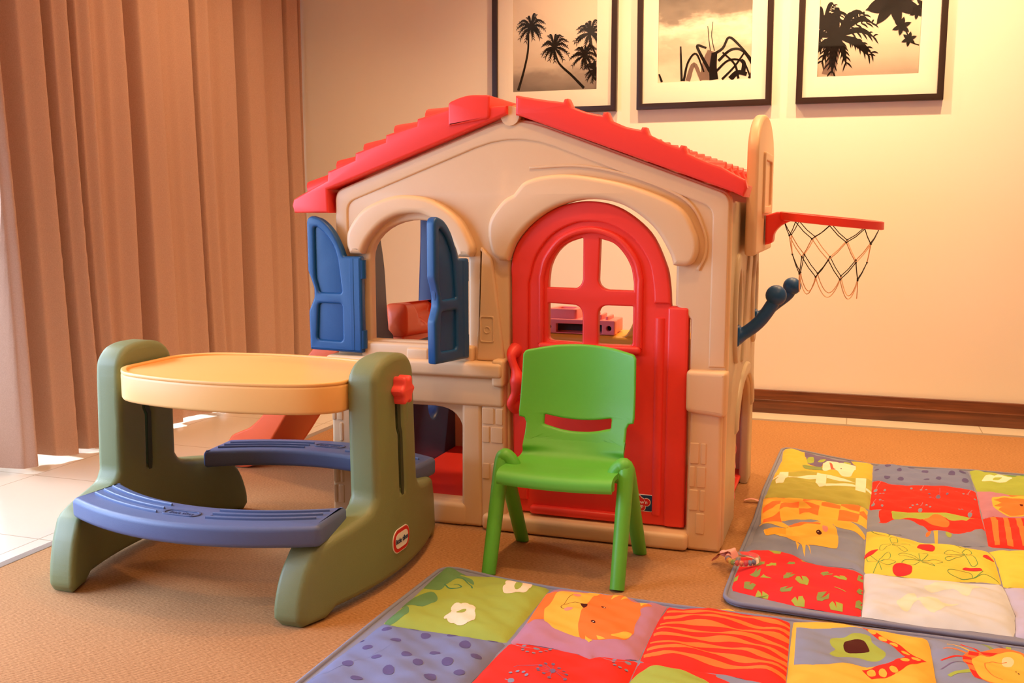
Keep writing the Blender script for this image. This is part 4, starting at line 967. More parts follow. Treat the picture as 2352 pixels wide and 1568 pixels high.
# activity mat patches: outlines and prints in room millimetres
MAT_PATCHES = [
 (1,'flower_patch','green patch with cream flowers','lime',[-1062,2527,-1045,2532,-985,2488,-940,2493,-872,2493,-796,2482,-734,2466,-734,2276,-735,2113,-898,2114,-1058,2115,-1057,2283],[
  ('p','dgreen',[-1061,2398,-1060,2522,-1044,2530,-979,2485,-990,2454,-946,2435,-934,2411,-974,2428,-996,2390,-991,2345,-1006,2329,-1052,2353]),
  ('p','dgreen',[-1058,2223,-1054,2296,-1018,2321,-988,2293,-979,2255,-1000,2225,-1036,2227]),
  ('p','dgreen',[-1055,2118,-1056,2187,-1044,2222,-1023,2193,-1013,2155,-1030,2123]),
  ('l','teal',[-919,2366,-940,2401,-970,2429,-988,2427],3.9),
  ('l','teal',[-999,2366,-975,2339,-954,2343,-950,2365,-966,2383,-977,2379],3.9),
  ('p','cream',[-844,2413,-846,2459,-822,2480,-787,2465,-778,2429,-792,2390,-814,2366,-837,2379]),
  ('q','cream',[-834,2466,-831,2457,-830,2446,-831,2435,-834,2427,-839,2422,-844,2422,-848,2427,-851,2436,-853,2447,-852,2458,-848,2467,-844,2472,-839,2471]),
  ('q','cream',[-803,2472,-801,2463,-803,2456,-808,2450,-814,2448,-821,2450,-827,2455,-831,2462,-833,2470,-831,2478,-826,2484,-820,2486,-813,2484,-807,2479]),
  ('q','cream',[-781,2456,-779,2446,-779,2438,-781,2432,-786,2431,-791,2434,-796,2440,-800,2449,-802,2459,-801,2467,-799,2472,-795,2474,-790,2471,-784,2464]),
  ('q','cream',[-782,2427,-779,2418,-779,2406,-780,2396,-784,2389,-790,2385,-795,2387,-800,2393,-803,2403,-804,2414,-802,2424,-798,2432,-793,2435,-787,2434]),
  ('q','cream',[-802,2388,-801,2380,-802,2372,-806,2367,-811,2366,-816,2368,-822,2373,-826,2380,-827,2388,-826,2396,-823,2401,-818,2403,-812,2401,-806,2396]),
  ('q','cream',[-827,2398,-825,2388,-824,2379,-826,2374,-829,2373,-834,2376,-839,2383,-843,2392,-846,2402,-846,2411,-845,2417,-841,2418,-837,2414,-832,2407]),
  ('q','lime',[-805,2446,-802,2437,-800,2427,-800,2416,-803,2408,-806,2403,-811,2403,-815,2408,-819,2416,-820,2427,-820,2437,-818,2446,-814,2451,-810,2451]),
  ('p','cream',[-922,2243,-902,2256,-873,2262,-853,2210,-846,2176,-868,2151,-893,2162,-920,2177,-915,2204]),
  ('q','cream',[-902,2245,-900,2237,-900,2228,-902,2221,-907,2217,-912,2216,-918,2219,-923,2226,-926,2235,-926,2243,-923,2251,-919,2255,-913,2256,-907,2252]),
  ('q','cream',[-877,2252,-875,2245,-877,2238,-881,2233,-887,2231,-893,2232,-899,2236,-903,2243,-905,2251,-904,2258,-899,2263,-893,2265,-887,2263,-881,2259]),
  ('q','cream',[-864,2247,-861,2238,-861,2230,-863,2226,-866,2224,-871,2227,-876,2233,-880,2242,-883,2251,-883,2258,-881,2264,-878,2265,-873,2262,-868,2256]),
  ('q','cream',[-847,2202,-844,2191,-843,2182,-845,2176,-849,2175,-854,2178,-860,2186,-865,2196,-868,2207,-869,2217,-867,2223,-864,2224,-858,2220,-852,2212]),
  ('q','cream',[-854,2171,-853,2164,-855,2157,-859,2152,-866,2150,-872,2151,-879,2155,-883,2161,-884,2169,-882,2175,-878,2180,-871,2183,-864,2182,-858,2177]),
  ('q','cream',[-886,2176,-884,2169,-885,2162,-889,2158,-894,2156,-900,2158,-905,2162,-909,2168,-911,2175,-910,2182,-906,2186,-901,2188,-895,2187,-890,2182]),
  ('q','cream',[-907,2194,-906,2189,-905,2183,-907,2177,-910,2172,-913,2169,-917,2168,-919,2171,-921,2176,-921,2182,-920,2188,-917,2194,-913,2197,-910,2197]),
  ('q','lime',[-881,2227,-879,2220,-879,2212,-881,2205,-885,2200,-890,2198,-895,2199,-899,2203,-901,2209,-900,2217,-898,2224,-894,2230,-889,2232,-884,2231]),
 ]),
 (1,'tiger_patch','mauve patch with an orange and yellow tiger face','mauve',[-732,2438,-721,2471,-676,2473,-621,2482,-572,2477,-533,2483,-501,2463,-485,2448,-455,2464,-415,2448,-419,2394,-422,2254,-422,2124,-456,2116,-514,2109,-529,2093,-558,2110,-625,2120,-672,2121,-708,2118,-729,2106,-726,2213,-731,2338],[
  ('p','orange',[-734,2429,-722,2428,-697,2416,-695,2355,-697,2309,-687,2259,-707,2242,-723,2229,-731,2338]),
  ('p','yellow',[-700,2408,-691,2430,-674,2435,-652,2432,-637,2450,-617,2481,-591,2481,-595,2442,-602,2377,-602,2317,-598,2271,-588,2224,-572,2181,-596,2183,-628,2192,-648,2199,-669,2224,-682,2242,-698,2294,-703,2320,-700,2354]),
  ('p','orange',[-593,2480,-571,2474,-551,2475,-522,2450,-498,2427,-479,2421,-446,2406,-470,2381,-464,2350,-465,2284,-460,2250,-460,2215,-471,2184,-503,2173,-537,2164,-562,2167,-575,2180,-591,2223,-601,2270,-606,2316,-606,2376,-599,2440]),
  ('q','yellow',[-483,2422,-458,2411,-472,2390]),
  ('p','yellow',[-503,2191,-487,2227,-473,2244,-461,2232,-461,2210,-472,2191,-489,2186]),
  ('q','yellow',[-557,2423,-556,2470,-547,2475,-536,2456]),
  ('q','yellow',[-532,2426,-528,2461,-517,2447]),
  ('q','yellow',[-565,2193,-551,2171,-539,2159,-546,2150,-558,2164]),
  ('q','yellow',[-538,2192,-526,2184,-512,2173,-528,2166]),
  ('p','dark',[-621,2360,-612,2362,-604,2364,-601,2342,-606,2331,-613,2343]),
  ('l','dark',[-620,2360,-635,2366,-649,2361,-663,2346,-664,2328,-656,2318,-646,2315],1.4),
  ('l','dark',[-663,2346,-661,2377,-651,2405],1.0),
  ('q','blush',[-632,2409,-632,2404,-634,2399,-637,2396,-642,2394,-646,2395,-650,2398,-652,2402,-653,2407,-651,2411,-647,2415,-643,2416,-638,2416,-635,2413]),
  ('q','blush',[-630,2318,-630,2314,-632,2310,-636,2307,-641,2305,-646,2306,-649,2308,-651,2311,-652,2315,-649,2319,-646,2323,-641,2324,-636,2324,-632,2322]),
  ('q','dark',[-555,2360,-556,2358,-558,2357,-561,2358,-565,2361,-568,2365,-570,2370,-571,2373,-570,2376,-568,2376,-565,2375,-561,2372,-558,2368,-556,2363]),
  ('q','dark',[-555,2251,-556,2248,-558,2247,-561,2249,-564,2252,-567,2256,-569,2261,-570,2265,-569,2267,-567,2268,-564,2267,-560,2263,-558,2259,-556,2255]),
  ('q','cream',[-559,2366,-559,2365,-559,2364,-560,2363,-561,2363,-561,2363,-562,2364,-562,2365,-563,2366,-562,2368,-562,2368,-561,2369,-560,2368,-560,2367]),
  ('q','cream',[-560,2257,-560,2256,-560,2254,-561,2254,-562,2253,-562,2254,-563,2255,-564,2256,-564,2257,-564,2258,-563,2259,-562,2259,-562,2259,-561,2258]),
 ]),
 (1,'striped_patch','red and orange striped patch','red',[-415,2436,-408,2450,-375,2444,-315,2471,-221,2467,-110,2451,-104,2267,-99,2104,-137,2096,-222,2116,-295,2112,-351,2111,-419,2119,-421,2236,-420,2361],[
  ('q','orange',[-411,2417,-391,2419,-369,2421,-347,2424,-326,2428,-304,2432,-283,2437,-261,2442,-239,2445,-218,2445,-195,2441,-173,2434,-151,2427,-130,2422,-109,2422,-108,2409,-129,2407,-150,2405,-171,2406,-193,2411,-215,2418,-237,2425,-259,2428,-281,2426,-302,2419,-323,2410,-344,2401,-365,2397,-388,2397,-408,2401]),
  ('q','orange',[-411,2372,-391,2373,-369,2377,-348,2383,-326,2391,-305,2398,-283,2402,-261,2401,-238,2397,-216,2390,-193,2384,-171,2381,-150,2382,-129,2387,-108,2392,-107,2366,-128,2368,-149,2369,-170,2369,-192,2368,-213,2368,-235,2370,-258,2375,-280,2379,-303,2381,-325,2379,-346,2373,-367,2364,-388,2355,-407,2351]),
  ('q','orange',[-412,2330,-393,2336,-371,2345,-350,2353,-328,2357,-305,2356,-282,2352,-259,2346,-236,2341,-214,2341,-193,2345,-172,2351,-150,2355,-129,2354,-107,2348,-105,2323,-127,2325,-148,2327,-170,2329,-191,2330,-213,2330,-235,2330,-257,2329,-279,2330,-301,2332,-324,2334,-347,2334,-369,2332,-391,2327,-410,2320]),
  ('q','orange',[-415,2302,-395,2309,-373,2312,-350,2311,-326,2306,-303,2302,-280,2300,-258,2302,-237,2308,-215,2314,-193,2317,-171,2316,-149,2309,-127,2300,-105,2292,-104,2280,-126,2286,-147,2290,-169,2291,-191,2290,-212,2290,-234,2290,-256,2290,-279,2290,-301,2290,-324,2290,-346,2290,-369,2290,-392,2289,-412,2287]),
  ('q','orange',[-416,2268,-395,2265,-371,2261,-348,2258,-325,2259,-303,2264,-281,2270,-259,2276,-237,2279,-215,2277,-192,2271,-169,2264,-147,2258,-125,2254,-104,2253,-102,2229,-124,2237,-146,2245,-168,2253,-190,2257,-213,2257,-234,2255,-256,2252,-278,2250,-301,2249,-323,2249,-346,2249,-369,2249,-392,2249,-412,2248]),
  ('q','orange',[-415,2219,-393,2217,-370,2219,-348,2225,-326,2231,-304,2237,-282,2239,-259,2238,-236,2234,-213,2229,-190,2225,-168,2222,-146,2221,-124,2220,-103,2219,-101,2196,-123,2194,-144,2196,-166,2202,-189,2211,-212,2218,-235,2223,-257,2223,-279,2220,-301,2215,-323,2210,-345,2208,-368,2207,-392,2208,-413,2210]),
  ('q','orange',[-415,2181,-395,2186,-372,2192,-350,2197,-327,2199,-304,2199,-281,2197,-258,2194,-235,2192,-212,2190,-190,2189,-167,2187,-145,2184,-123,2183,-102,2181,-101,2170,-122,2170,-144,2167,-165,2164,-187,2164,-210,2168,-233,2176,-256,2183,-279,2188,-302,2188,-325,2184,-347,2178,-369,2172,-391,2168,-412,2167]),
  ('q','orange',[-417,2153,-396,2156,-373,2159,-350,2160,-327,2161,-303,2160,-280,2159,-257,2157,-234,2155,-211,2153,-189,2151,-167,2151,-145,2151,-123,2151,-101,2149,-99,2127,-122,2135,-144,2140,-166,2141,-188,2139,-209,2135,-232,2133,-254,2135,-278,2140,-301,2146,-325,2151,-348,2152,-371,2148,-393,2142,-413,2135]),
  ('p','yellow',[-294,2478,-267,2497,-249,2487,-237,2471,-269,2477]),
 ]),
 (1,'house_patch','yellow patch with a grey house and red spotted roof','yellow',[-104,2453,-58,2472,-19,2477,60,2475,136,2462,204,2457,207,2392,207,2208,208,2112,-98,2104],[
  ('q','greyblue',[-94,2414,-60,2408,-17,2409,40,2429,63,2427,107,2368,149,2308,129,2266,93,2236,65,2225,37,2228,-12,2209,-48,2199,-88,2205]),
  ('p','lime',[-15,2340,-7,2368,18,2374,40,2399,74,2395,77,2348,92,2325,106,2311,101,2278,76,2258,51,2277,23,2269,-3,2256,-14,2275,-2,2302,-11,2318]),
  ('p','dark',[15,2322,22,2348,40,2364,59,2356,70,2317,69,2302,41,2298,22,2299]),
  ('q','red',[56,2434,71,2444,112,2398,154,2346,193,2310,172,2279,146,2248,121,2212,75,2173,55,2206,86,2234,122,2265,147,2306,107,2368]),
  ('q','yellow',[88,2415,86,2410,83,2407,79,2407,74,2410,71,2415,69,2421,69,2428,70,2433,74,2436,78,2437,83,2434,86,2429,88,2422]),
  ('q','yellow',[112,2386,110,2381,107,2379,103,2379,98,2381,95,2386,93,2392,93,2398,94,2403,98,2406,102,2406,106,2403,110,2398,112,2392]),
  ('q','yellow',[134,2356,133,2352,130,2349,126,2350,122,2352,118,2356,116,2362,116,2367,118,2372,121,2374,125,2374,129,2372,133,2367,134,2362]),
  ('q','yellow',[159,2329,157,2325,154,2323,150,2322,146,2324,143,2327,141,2331,140,2335,142,2339,145,2341,149,2342,153,2340,156,2337,158,2333]),
  ('q','yellow',[181,2305,179,2300,176,2296,172,2293,167,2293,163,2294,161,2298,160,2303,161,2307,165,2312,169,2314,173,2315,177,2313,180,2310]),
  ('q','yellow',[156,2284,154,2277,151,2271,147,2267,143,2266,139,2267,136,2271,136,2277,137,2283,140,2289,144,2294,148,2295,152,2294,155,2290]),
  ('q','yellow',[130,2226,128,2221,125,2218,121,2218,117,2220,114,2224,112,2230,112,2235,114,2240,117,2243,121,2243,125,2241,128,2237,130,2231]),
  ('q','yellow',[106,2208,105,2203,102,2199,98,2199,94,2201,91,2205,90,2211,90,2217,92,2223,95,2226,98,2227,102,2225,105,2220,107,2214]),
  ('q','yellow',[84,2206,83,2198,80,2192,76,2187,72,2186,68,2188,66,2193,65,2200,66,2207,69,2214,73,2219,77,2220,81,2218,83,2213]),
 ]),
 (1,'lion_patch','grey patch with a yellow lion and coloured mane strands','greyblue',[202,2455,245,2463,320,2467,412,2467,559,2468,530,2110,212,2112,207,2207,207,2323,206,2411],[
  ('l','orange',[232,2383,251,2388,279,2377],6.4),
  ('l','yellow',[243,2417,259,2413,288,2386],4.8),
  ('l','red',[274,2437,292,2415,308,2386],6.4),
  ('l','olive',[319,2456,331,2431,338,2405],8.3),
  ('l','violet',[356,2465,360,2438,364,2417],9.6),
  ('l','lime',[378,2463,373,2417],11.1),
  ('l','red',[224,2327,251,2346,273,2352],5.7),
  ('l','violet',[221,2283,244,2304,271,2314],4.8),
  ('l','lime',[234,2249,252,2264,278,2273],9.6),
  ('p','orange',[271,2354,287,2386,309,2385,331,2405,357,2417,374,2413,401,2389,432,2331,406,2199,334,2188,300,2239,285,2250,275,2286,269,2323]),
  ('q','red',[271,2357,289,2357,288,2338,269,2336]),
  ('q','red',[271,2320,284,2310,287,2296,273,2297]),
  ('q','red',[287,2385,307,2382,305,2371,283,2370]),
  ('q','red',[309,2385,347,2390,334,2373,316,2376]),
  ('q','red',[277,2278,290,2271,300,2239,285,2250]),
  ('p','yellow',[287,2332,295,2359,310,2374,328,2370,353,2389,372,2397,389,2390,399,2375,413,2310,387,2219,327,2217,301,2244,288,2279]),
  ('q','peach',[375,2353,372,2345,368,2338,362,2335,356,2335,352,2340,350,2347,351,2356,353,2365,358,2372,364,2375,370,2375,374,2370,376,2362]),
  ('l','orange',[361,2354,348,2350,331,2354,317,2341,312,2316,312,2290,321,2265,340,2253],2.5),
  ('q','dark',[374,2301,373,2300,373,2300,372,2300,371,2300,371,2301,370,2302,371,2303,371,2304,372,2305,372,2305,373,2304,374,2303,374,2302]),
  ('q','dark',[378,2291,377,2290,377,2289,376,2289,375,2290,375,2291,374,2292,374,2293,375,2294,376,2295,377,2295,377,2294,378,2293,378,2292]),
 ]),
 (1,'spotted_patch','grey-blue patch with purple spots','lilac',[-1057,2114,-897,2112,-734,2111,-737,1992,-743,1883,-745,1775,-1080,1772,-1080,1768,-1075,1901],[
  ('q','purple',[-953,2105,-952,2099,-953,2093,-957,2089,-962,2087,-968,2088,-974,2091,-978,2096,-979,2102,-978,2108,-974,2112,-968,2114,-962,2114,-957,2110]),
  ('q','purple',[-1008,2065,-1008,2061,-1010,2057,-1014,2054,-1020,2052,-1025,2052,-1030,2054,-1033,2057,-1033,2061,-1031,2065,-1027,2068,-1022,2070,-1016,2070,-1011,2068]),
  ('q','purple',[-911,2073,-910,2067,-911,2061,-915,2057,-920,2055,-925,2056,-931,2060,-934,2065,-936,2072,-935,2077,-931,2082,-926,2083,-920,2082,-915,2079]),
  ('q','purple',[-852,2097,-850,2091,-852,2085,-856,2081,-862,2079,-868,2080,-873,2083,-877,2089,-878,2095,-876,2101,-872,2105,-867,2107,-861,2106,-855,2103]),
  ('q','purple',[-753,2105,-752,2099,-754,2094,-758,2091,-763,2089,-769,2089,-774,2092,-777,2097,-777,2102,-775,2107,-771,2111,-766,2112,-761,2112,-756,2109]),
  ('q','purple',[-962,2017,-960,2011,-961,2005,-965,2000,-971,1999,-977,1999,-983,2003,-987,2009,-989,2015,-988,2021,-984,2025,-978,2027,-972,2026,-966,2023]),
  ('q','purple',[-1010,1966,-1009,1961,-1011,1957,-1015,1954,-1020,1952,-1025,1952,-1030,1954,-1033,1958,-1034,1962,-1032,1966,-1029,1969,-1024,1971,-1018,1971,-1013,1969]),
  ('q','purple',[-799,2046,-798,2039,-799,2032,-803,2027,-809,2025,-815,2027,-821,2031,-825,2037,-827,2045,-825,2052,-821,2057,-816,2059,-809,2057,-803,2053]),
  ('q','purple',[-853,1994,-852,1989,-854,1985,-858,1981,-863,1979,-869,1980,-874,1982,-877,1985,-877,1990,-876,1995,-871,1998,-866,2000,-860,2000,-856,1998]),
  ('q','purple',[-907,1958,-906,1953,-907,1947,-911,1943,-916,1941,-922,1942,-927,1945,-931,1950,-932,1956,-931,1961,-927,1965,-922,1967,-916,1966,-911,1963]),
  ('q','purple',[-969,1929,-968,1925,-970,1921,-974,1918,-979,1916,-984,1916,-989,1918,-992,1921,-993,1925,-991,1929,-987,1932,-982,1934,-976,1934,-972,1932]),
  ('q','purple',[-754,1998,-753,1994,-756,1989,-760,1986,-765,1984,-771,1984,-775,1986,-778,1990,-779,1994,-776,1999,-772,2002,-767,2004,-761,2004,-756,2002]),
  ('q','purple',[-807,1958,-806,1952,-807,1946,-811,1942,-817,1940,-823,1941,-828,1944,-832,1950,-833,1956,-831,1962,-828,1966,-822,1968,-816,1967,-810,1964]),
  ('q','purple',[-1014,1879,-1012,1873,-1013,1867,-1017,1863,-1022,1862,-1029,1862,-1034,1865,-1038,1870,-1040,1876,-1039,1881,-1035,1885,-1030,1887,-1023,1887,-1018,1883]),
  ('q','purple',[-866,1927,-865,1922,-867,1918,-870,1914,-876,1912,-881,1913,-886,1915,-889,1920,-890,1924,-888,1929,-885,1933,-880,1935,-874,1934,-869,1931]),
  ('q','purple',[-912,1874,-909,1866,-910,1859,-913,1854,-918,1852,-925,1854,-931,1858,-936,1865,-939,1873,-938,1881,-935,1886,-929,1888,-923,1886,-916,1881]),
  ('q','purple',[-764,1920,-763,1915,-765,1909,-769,1905,-774,1903,-780,1904,-785,1907,-788,1912,-789,1918,-788,1923,-784,1927,-778,1929,-772,1928,-767,1925]),
  ('q','purple',[-964,1827,-963,1822,-965,1817,-969,1813,-974,1811,-981,1812,-986,1814,-990,1819,-991,1824,-990,1829,-986,1833,-980,1835,-974,1834,-968,1832]),
  ('q','purple',[-813,1875,-811,1869,-813,1862,-817,1858,-822,1856,-828,1857,-834,1861,-838,1867,-840,1873,-838,1880,-835,1884,-829,1886,-822,1885,-817,1881]),
  ('q','purple',[-1054,2008,-1053,2005,-1053,2003,-1055,2001,-1057,2000,-1060,2001,-1062,2002,-1064,2005,-1065,2008,-1065,2010,-1063,2012,-1061,2013,-1058,2012,-1056,2011]),
 ]),
 (1,'dandelion_patch','red patch with grey dandelion heads','red',[-729,2106,-708,2118,-672,2120,-624,2119,-558,2109,-529,2092,-514,2108,-456,2116,-421,2122,-421,2051,-420,1994,-424,1775,-742,1775,-743,1883],[
  ('l','greyblue',[-721,2103,-694,2084,-674,2078,-657,2080],2.0),
  ('l','greyblue',[-509,2104,-495,2089,-464,2079,-443,2089],2.0),
  ('l','greyblue',[-671,1918,-660,1915],2.0),
  ('l','violet',[-671,1977,-656,1990,-629,1995,-609,2000,-595,1992,-582,1978],2.0),
  ('q','greyblue',[-645,2086,-644,2082,-645,2077,-647,2074,-651,2073,-654,2074,-657,2077,-659,2081,-660,2086,-659,2090,-657,2093,-654,2094,-650,2093,-647,2091]),
  ('q','greyblue',[-679,2091,-678,2088,-679,2085,-680,2083,-682,2082,-685,2083,-687,2085,-688,2088,-689,2091,-688,2094,-687,2096,-685,2097,-682,2096,-680,2094]),
  ('q','greyblue',[-433,2092,-432,2088,-434,2084,-436,2081,-439,2080,-442,2081,-445,2083,-447,2087,-447,2092,-446,2096,-443,2098,-440,2099,-437,2099,-434,2096]),
  ('q','greyblue',[-465,2090,-465,2086,-465,2083,-467,2081,-469,2081,-471,2081,-473,2083,-474,2086,-475,2090,-474,2093,-472,2095,-470,2095,-468,2095,-466,2093]),
  ('q','greyblue',[-650,1918,-649,1915,-650,1911,-653,1909,-656,1908,-659,1908,-662,1910,-663,1914,-664,1917,-663,1921,-661,1923,-658,1924,-655,1924,-652,1922]),
  ('l','violet',[-581,1974,-608,2011],0.8),
  ('l','violet',[-581,1974,-593,2020],0.8),
  ('l','violet',[-581,1974,-576,2008],0.8),
  ('l','violet',[-581,1974,-559,1985],0.8),
  ('l','violet',[-581,1974,-549,1971],0.8),
  ('l','violet',[-581,1974,-615,1995],0.8),
  ('l','violet',[-581,1974,-617,1979],0.8),
  ('l','violet',[-581,1974,-611,1967],0.8),
  ('l','violet',[-581,1974,-595,1954],0.8),
  ('l','violet',[-581,1974,-579,1942],0.8),
  ('l','violet',[-581,1974,-547,1953],0.8),
  ('q','violet',[-575,1976,-574,1971,-574,1967,-576,1964,-579,1963,-582,1964,-584,1968,-586,1972,-587,1978,-587,1982,-585,1985,-583,1986,-580,1985,-577,1981]),
  ('q','violet',[-604,2012,-603,2010,-604,2008,-605,2007,-607,2006,-609,2006,-611,2008,-612,2009,-612,2012,-611,2013,-610,2015,-608,2016,-606,2015,-605,2014]),
  ('q','violet',[-589,2021,-589,2019,-590,2017,-591,2015,-593,2015,-595,2015,-596,2016,-597,2018,-597,2020,-597,2022,-595,2024,-594,2024,-592,2024,-590,2023]),
  ('q','violet',[-572,2009,-571,2007,-572,2005,-574,2004,-575,2003,-577,2003,-579,2005,-580,2006,-580,2008,-579,2010,-578,2012,-576,2012,-574,2012,-573,2011]),
  ('q','violet',[-555,1986,-555,1984,-556,1982,-557,1981,-559,1980,-561,1980,-562,1982,-563,1983,-563,1985,-563,1987,-561,1989,-560,1989,-558,1989,-556,1988]),
  ('q','violet',[-545,1972,-545,1970,-546,1968,-547,1967,-549,1966,-550,1967,-552,1968,-553,1969,-553,1971,-552,1973,-551,1975,-549,1975,-547,1975,-546,1974]),
  ('q','violet',[-611,1997,-611,1995,-612,1993,-613,1991,-615,1991,-617,1991,-618,1992,-619,1994,-619,1996,-619,1998,-617,1999,-616,2000,-614,2000,-612,1999]),
  ('q','violet',[-613,1980,-612,1978,-613,1976,-614,1975,-616,1974,-618,1975,-620,1976,-620,1977,-621,1979,-620,1981,-619,1983,-617,1983,-615,1983,-614,1982]),
  ('q','violet',[-607,1968,-607,1966,-607,1964,-609,1963,-611,1962,-612,1962,-614,1964,-615,1965,-615,1967,-615,1969,-613,1971,-611,1971,-610,1971,-608,1970]),
  ('q','violet',[-591,1956,-591,1954,-591,1952,-592,1951,-594,1950,-596,1950,-598,1951,-599,1953,-599,1955,-598,1957,-597,1958,-595,1959,-593,1959,-592,1957]),
  ('q','violet',[-575,1944,-575,1942,-576,1940,-577,1939,-579,1938,-581,1938,-582,1939,-583,1941,-583,1943,-583,1945,-581,1946,-580,1947,-578,1946,-576,1945]),
  ('q','violet',[-543,1955,-543,1953,-544,1951,-545,1950,-547,1949,-549,1949,-550,1950,-551,1952,-551,1954,-550,1956,-549,1957,-547,1958,-546,1958,-544,1956]),
  ('q','greyblue',[-673,2108,-673,2105,-674,2103,-675,2102,-677,2101,-679,2102,-681,2103,-682,2105,-682,2107,-682,2109,-680,2110,-678,2111,-676,2111,-675,2109]),
  ('q','greyblue',[-675,2067,-675,2065,-675,2063,-677,2061,-679,2061,-681,2061,-682,2062,-683,2064,-683,2066,-683,2068,-681,2069,-680,2070,-678,2069,-676,2068]),
  ('q','greyblue',[-670,2051,-669,2049,-670,2047,-672,2045,-673,2045,-675,2045,-677,2046,-678,2048,-678,2050,-678,2052,-676,2053,-674,2054,-672,2053,-671,2052]),
  ('q','greyblue',[-657,2044,-657,2042,-657,2040,-659,2039,-661,2038,-662,2038,-664,2039,-665,2041,-665,2043,-665,2045,-663,2046,-661,2047,-660,2047,-658,2046]),
  ('q','greyblue',[-642,2045,-642,2043,-642,2041,-644,2040,-646,2039,-647,2039,-649,2040,-650,2042,-650,2044,-650,2046,-648,2047,-646,2048,-644,2048,-643,2047]),
  ('q','greyblue',[-630,2061,-630,2059,-631,2057,-632,2056,-634,2055,-636,2055,-638,2056,-639,2058,-639,2060,-638,2062,-637,2063,-635,2064,-633,2064,-631,2063]),
  ('q','greyblue',[-624,2084,-624,2082,-625,2080,-626,2078,-628,2078,-630,2078,-632,2079,-633,2081,-633,2083,-632,2085,-631,2086,-629,2087,-627,2087,-625,2086]),
  ('q','greyblue',[-620,2102,-620,2100,-621,2098,-622,2096,-624,2095,-626,2096,-628,2097,-629,2099,-629,2101,-628,2103,-627,2104,-625,2105,-623,2105,-621,2103]),
  ('q','greyblue',[-623,2113,-623,2111,-624,2109,-625,2108,-627,2107,-629,2107,-630,2108,-631,2110,-632,2112,-631,2114,-629,2116,-628,2116,-626,2116,-624,2115]),
  ('q','greyblue',[-463,2067,-463,2065,-464,2063,-465,2062,-467,2061,-469,2062,-470,2063,-471,2064,-471,2066,-470,2068,-469,2070,-467,2070,-465,2070,-464,2069]),
  ('q','greyblue',[-456,2049,-456,2047,-457,2045,-458,2043,-460,2043,-462,2043,-463,2044,-464,2046,-464,2048,-463,2050,-462,2051,-460,2052,-458,2051,-457,2050]),
  ('q','greyblue',[-444,2048,-444,2046,-445,2044,-447,2043,-448,2042,-450,2042,-452,2043,-452,2045,-452,2047,-452,2049,-450,2050,-448,2051,-447,2050,-445,2049]),
  ('q','greyblue',[-430,2051,-430,2049,-431,2047,-432,2046,-434,2045,-436,2045,-437,2046,-438,2048,-438,2050,-437,2052,-436,2053,-434,2054,-432,2053,-431,2052]),
  ('q','greyblue',[-664,1947,-663,1945,-664,1943,-665,1942,-667,1941,-669,1942,-671,1943,-672,1944,-672,1946,-671,1948,-670,1949,-668,1950,-666,1949,-665,1948]),
  ('q','greyblue',[-650,1953,-649,1951,-650,1949,-651,1948,-653,1948,-655,1948,-657,1949,-658,1950,-658,1952,-657,1954,-656,1955,-654,1956,-652,1956,-651,1955]),
  ('q','greyblue',[-635,1949,-635,1948,-635,1946,-637,1944,-638,1944,-640,1944,-642,1945,-643,1947,-643,1948,-642,1950,-641,1952,-639,1952,-637,1952,-636,1951]),
  ('q','greyblue',[-625,1939,-625,1938,-625,1936,-627,1935,-628,1934,-630,1934,-632,1935,-633,1937,-633,1938,-632,1940,-631,1942,-629,1942,-627,1942,-626,1941]),
 ]),
 (1,'elephant_patch','grey patch with a red elephant and green ear','greyblue',[-419,2116,-350,2107,-294,2109,-221,2113,-137,2094,-100,2100,-100,1775,-420,1775],[
  ('p','red',[-419,2092,-394,2117,-350,2106,-294,2107,-250,2109,-244,2087,-216,2064,-191,1972,-255,1892,-362,1884,-408,1943]),
  ('p','lime',[-418,1999,-410,2046,-393,2076,-366,2090,-329,2090,-289,2070,-257,2050,-249,1997,-306,1955,-381,1960]),
 ]),
 (1,'plain_patch','','lilac',[-92,2100,208,2100,215,1775,-94,1772],[
 ]),
 (1,'plain_patch','','lime',[216,2100,530,2100,530,1775,222,1775],[
 ]),
 (1,'plain_patch','','yellow',[-1080,1765,-750,1765,-750,1420,-1085,1420],[
 ]),
 (1,'plain_patch','','greyblue',[-742,1765,-430,1765,-430,1420,-742,1420],[
 ]),
 (1,'plain_patch','','lime',[-422,1765,-100,1765,-100,1420,-422,1420],[
 ]),
 (1,'plain_patch','','red',[-92,1765,215,1765,215,1420,-92,1420],[
 ]),
 (1,'plain_patch','','orange',[222,1765,530,1765,530,1420,222,1420],[
 ]),
 (1,'plain_patch','','red',[-1085,1412,-750,1412,-750,1080,-1090,1080],[
 ]),
 (1,'plain_patch','','yellow',[-742,1412,-430,1412,-430,1080,-742,1080],[
 ]),
 (1,'plain_patch','','mauve',[-422,1412,-100,1412,-100,1080,-422,1080],[
 ]),
 (1,'plain_patch','','lilac',[-92,1412,215,1412,215,1080,-92,1080],[
 ]),
 (1,'plain_patch','','yellow',[222,1412,530,1412,530,1080,222,1080],[
 ]),
 (2,'cow_patch','yellow and green patch with a cow behind a fence','yellow',[-247,4243,-239,4298,-205,4286,-162,4245,-90,4192,-30,4144,42,4147,107,4135,104,4000,100,3884,94,3639,83,3493,50,3544,18,3543,-23,3519,-65,3514,-116,3537,-168,3552,-221,3541,-264,3513,-257,3672,-252,3878,-240,4088],[
  ('q','field',[-255,3772,-200,3875,-99,3892,-61,3857,-14,3864,100,3884,94,3639,83,3497,50,3545,18,3544,-23,3520,-65,3516,-116,3539,-168,3553,-221,3543,-262,3516]),
  ('q','cream',[-235,3879,-203,3885,-199,3801,-212,3705,-237,3705,-242,3749,-234,3798]),
  ('q','cream',[-97,3888,-62,3866,-62,3716,-84,3705,-99,3743]),
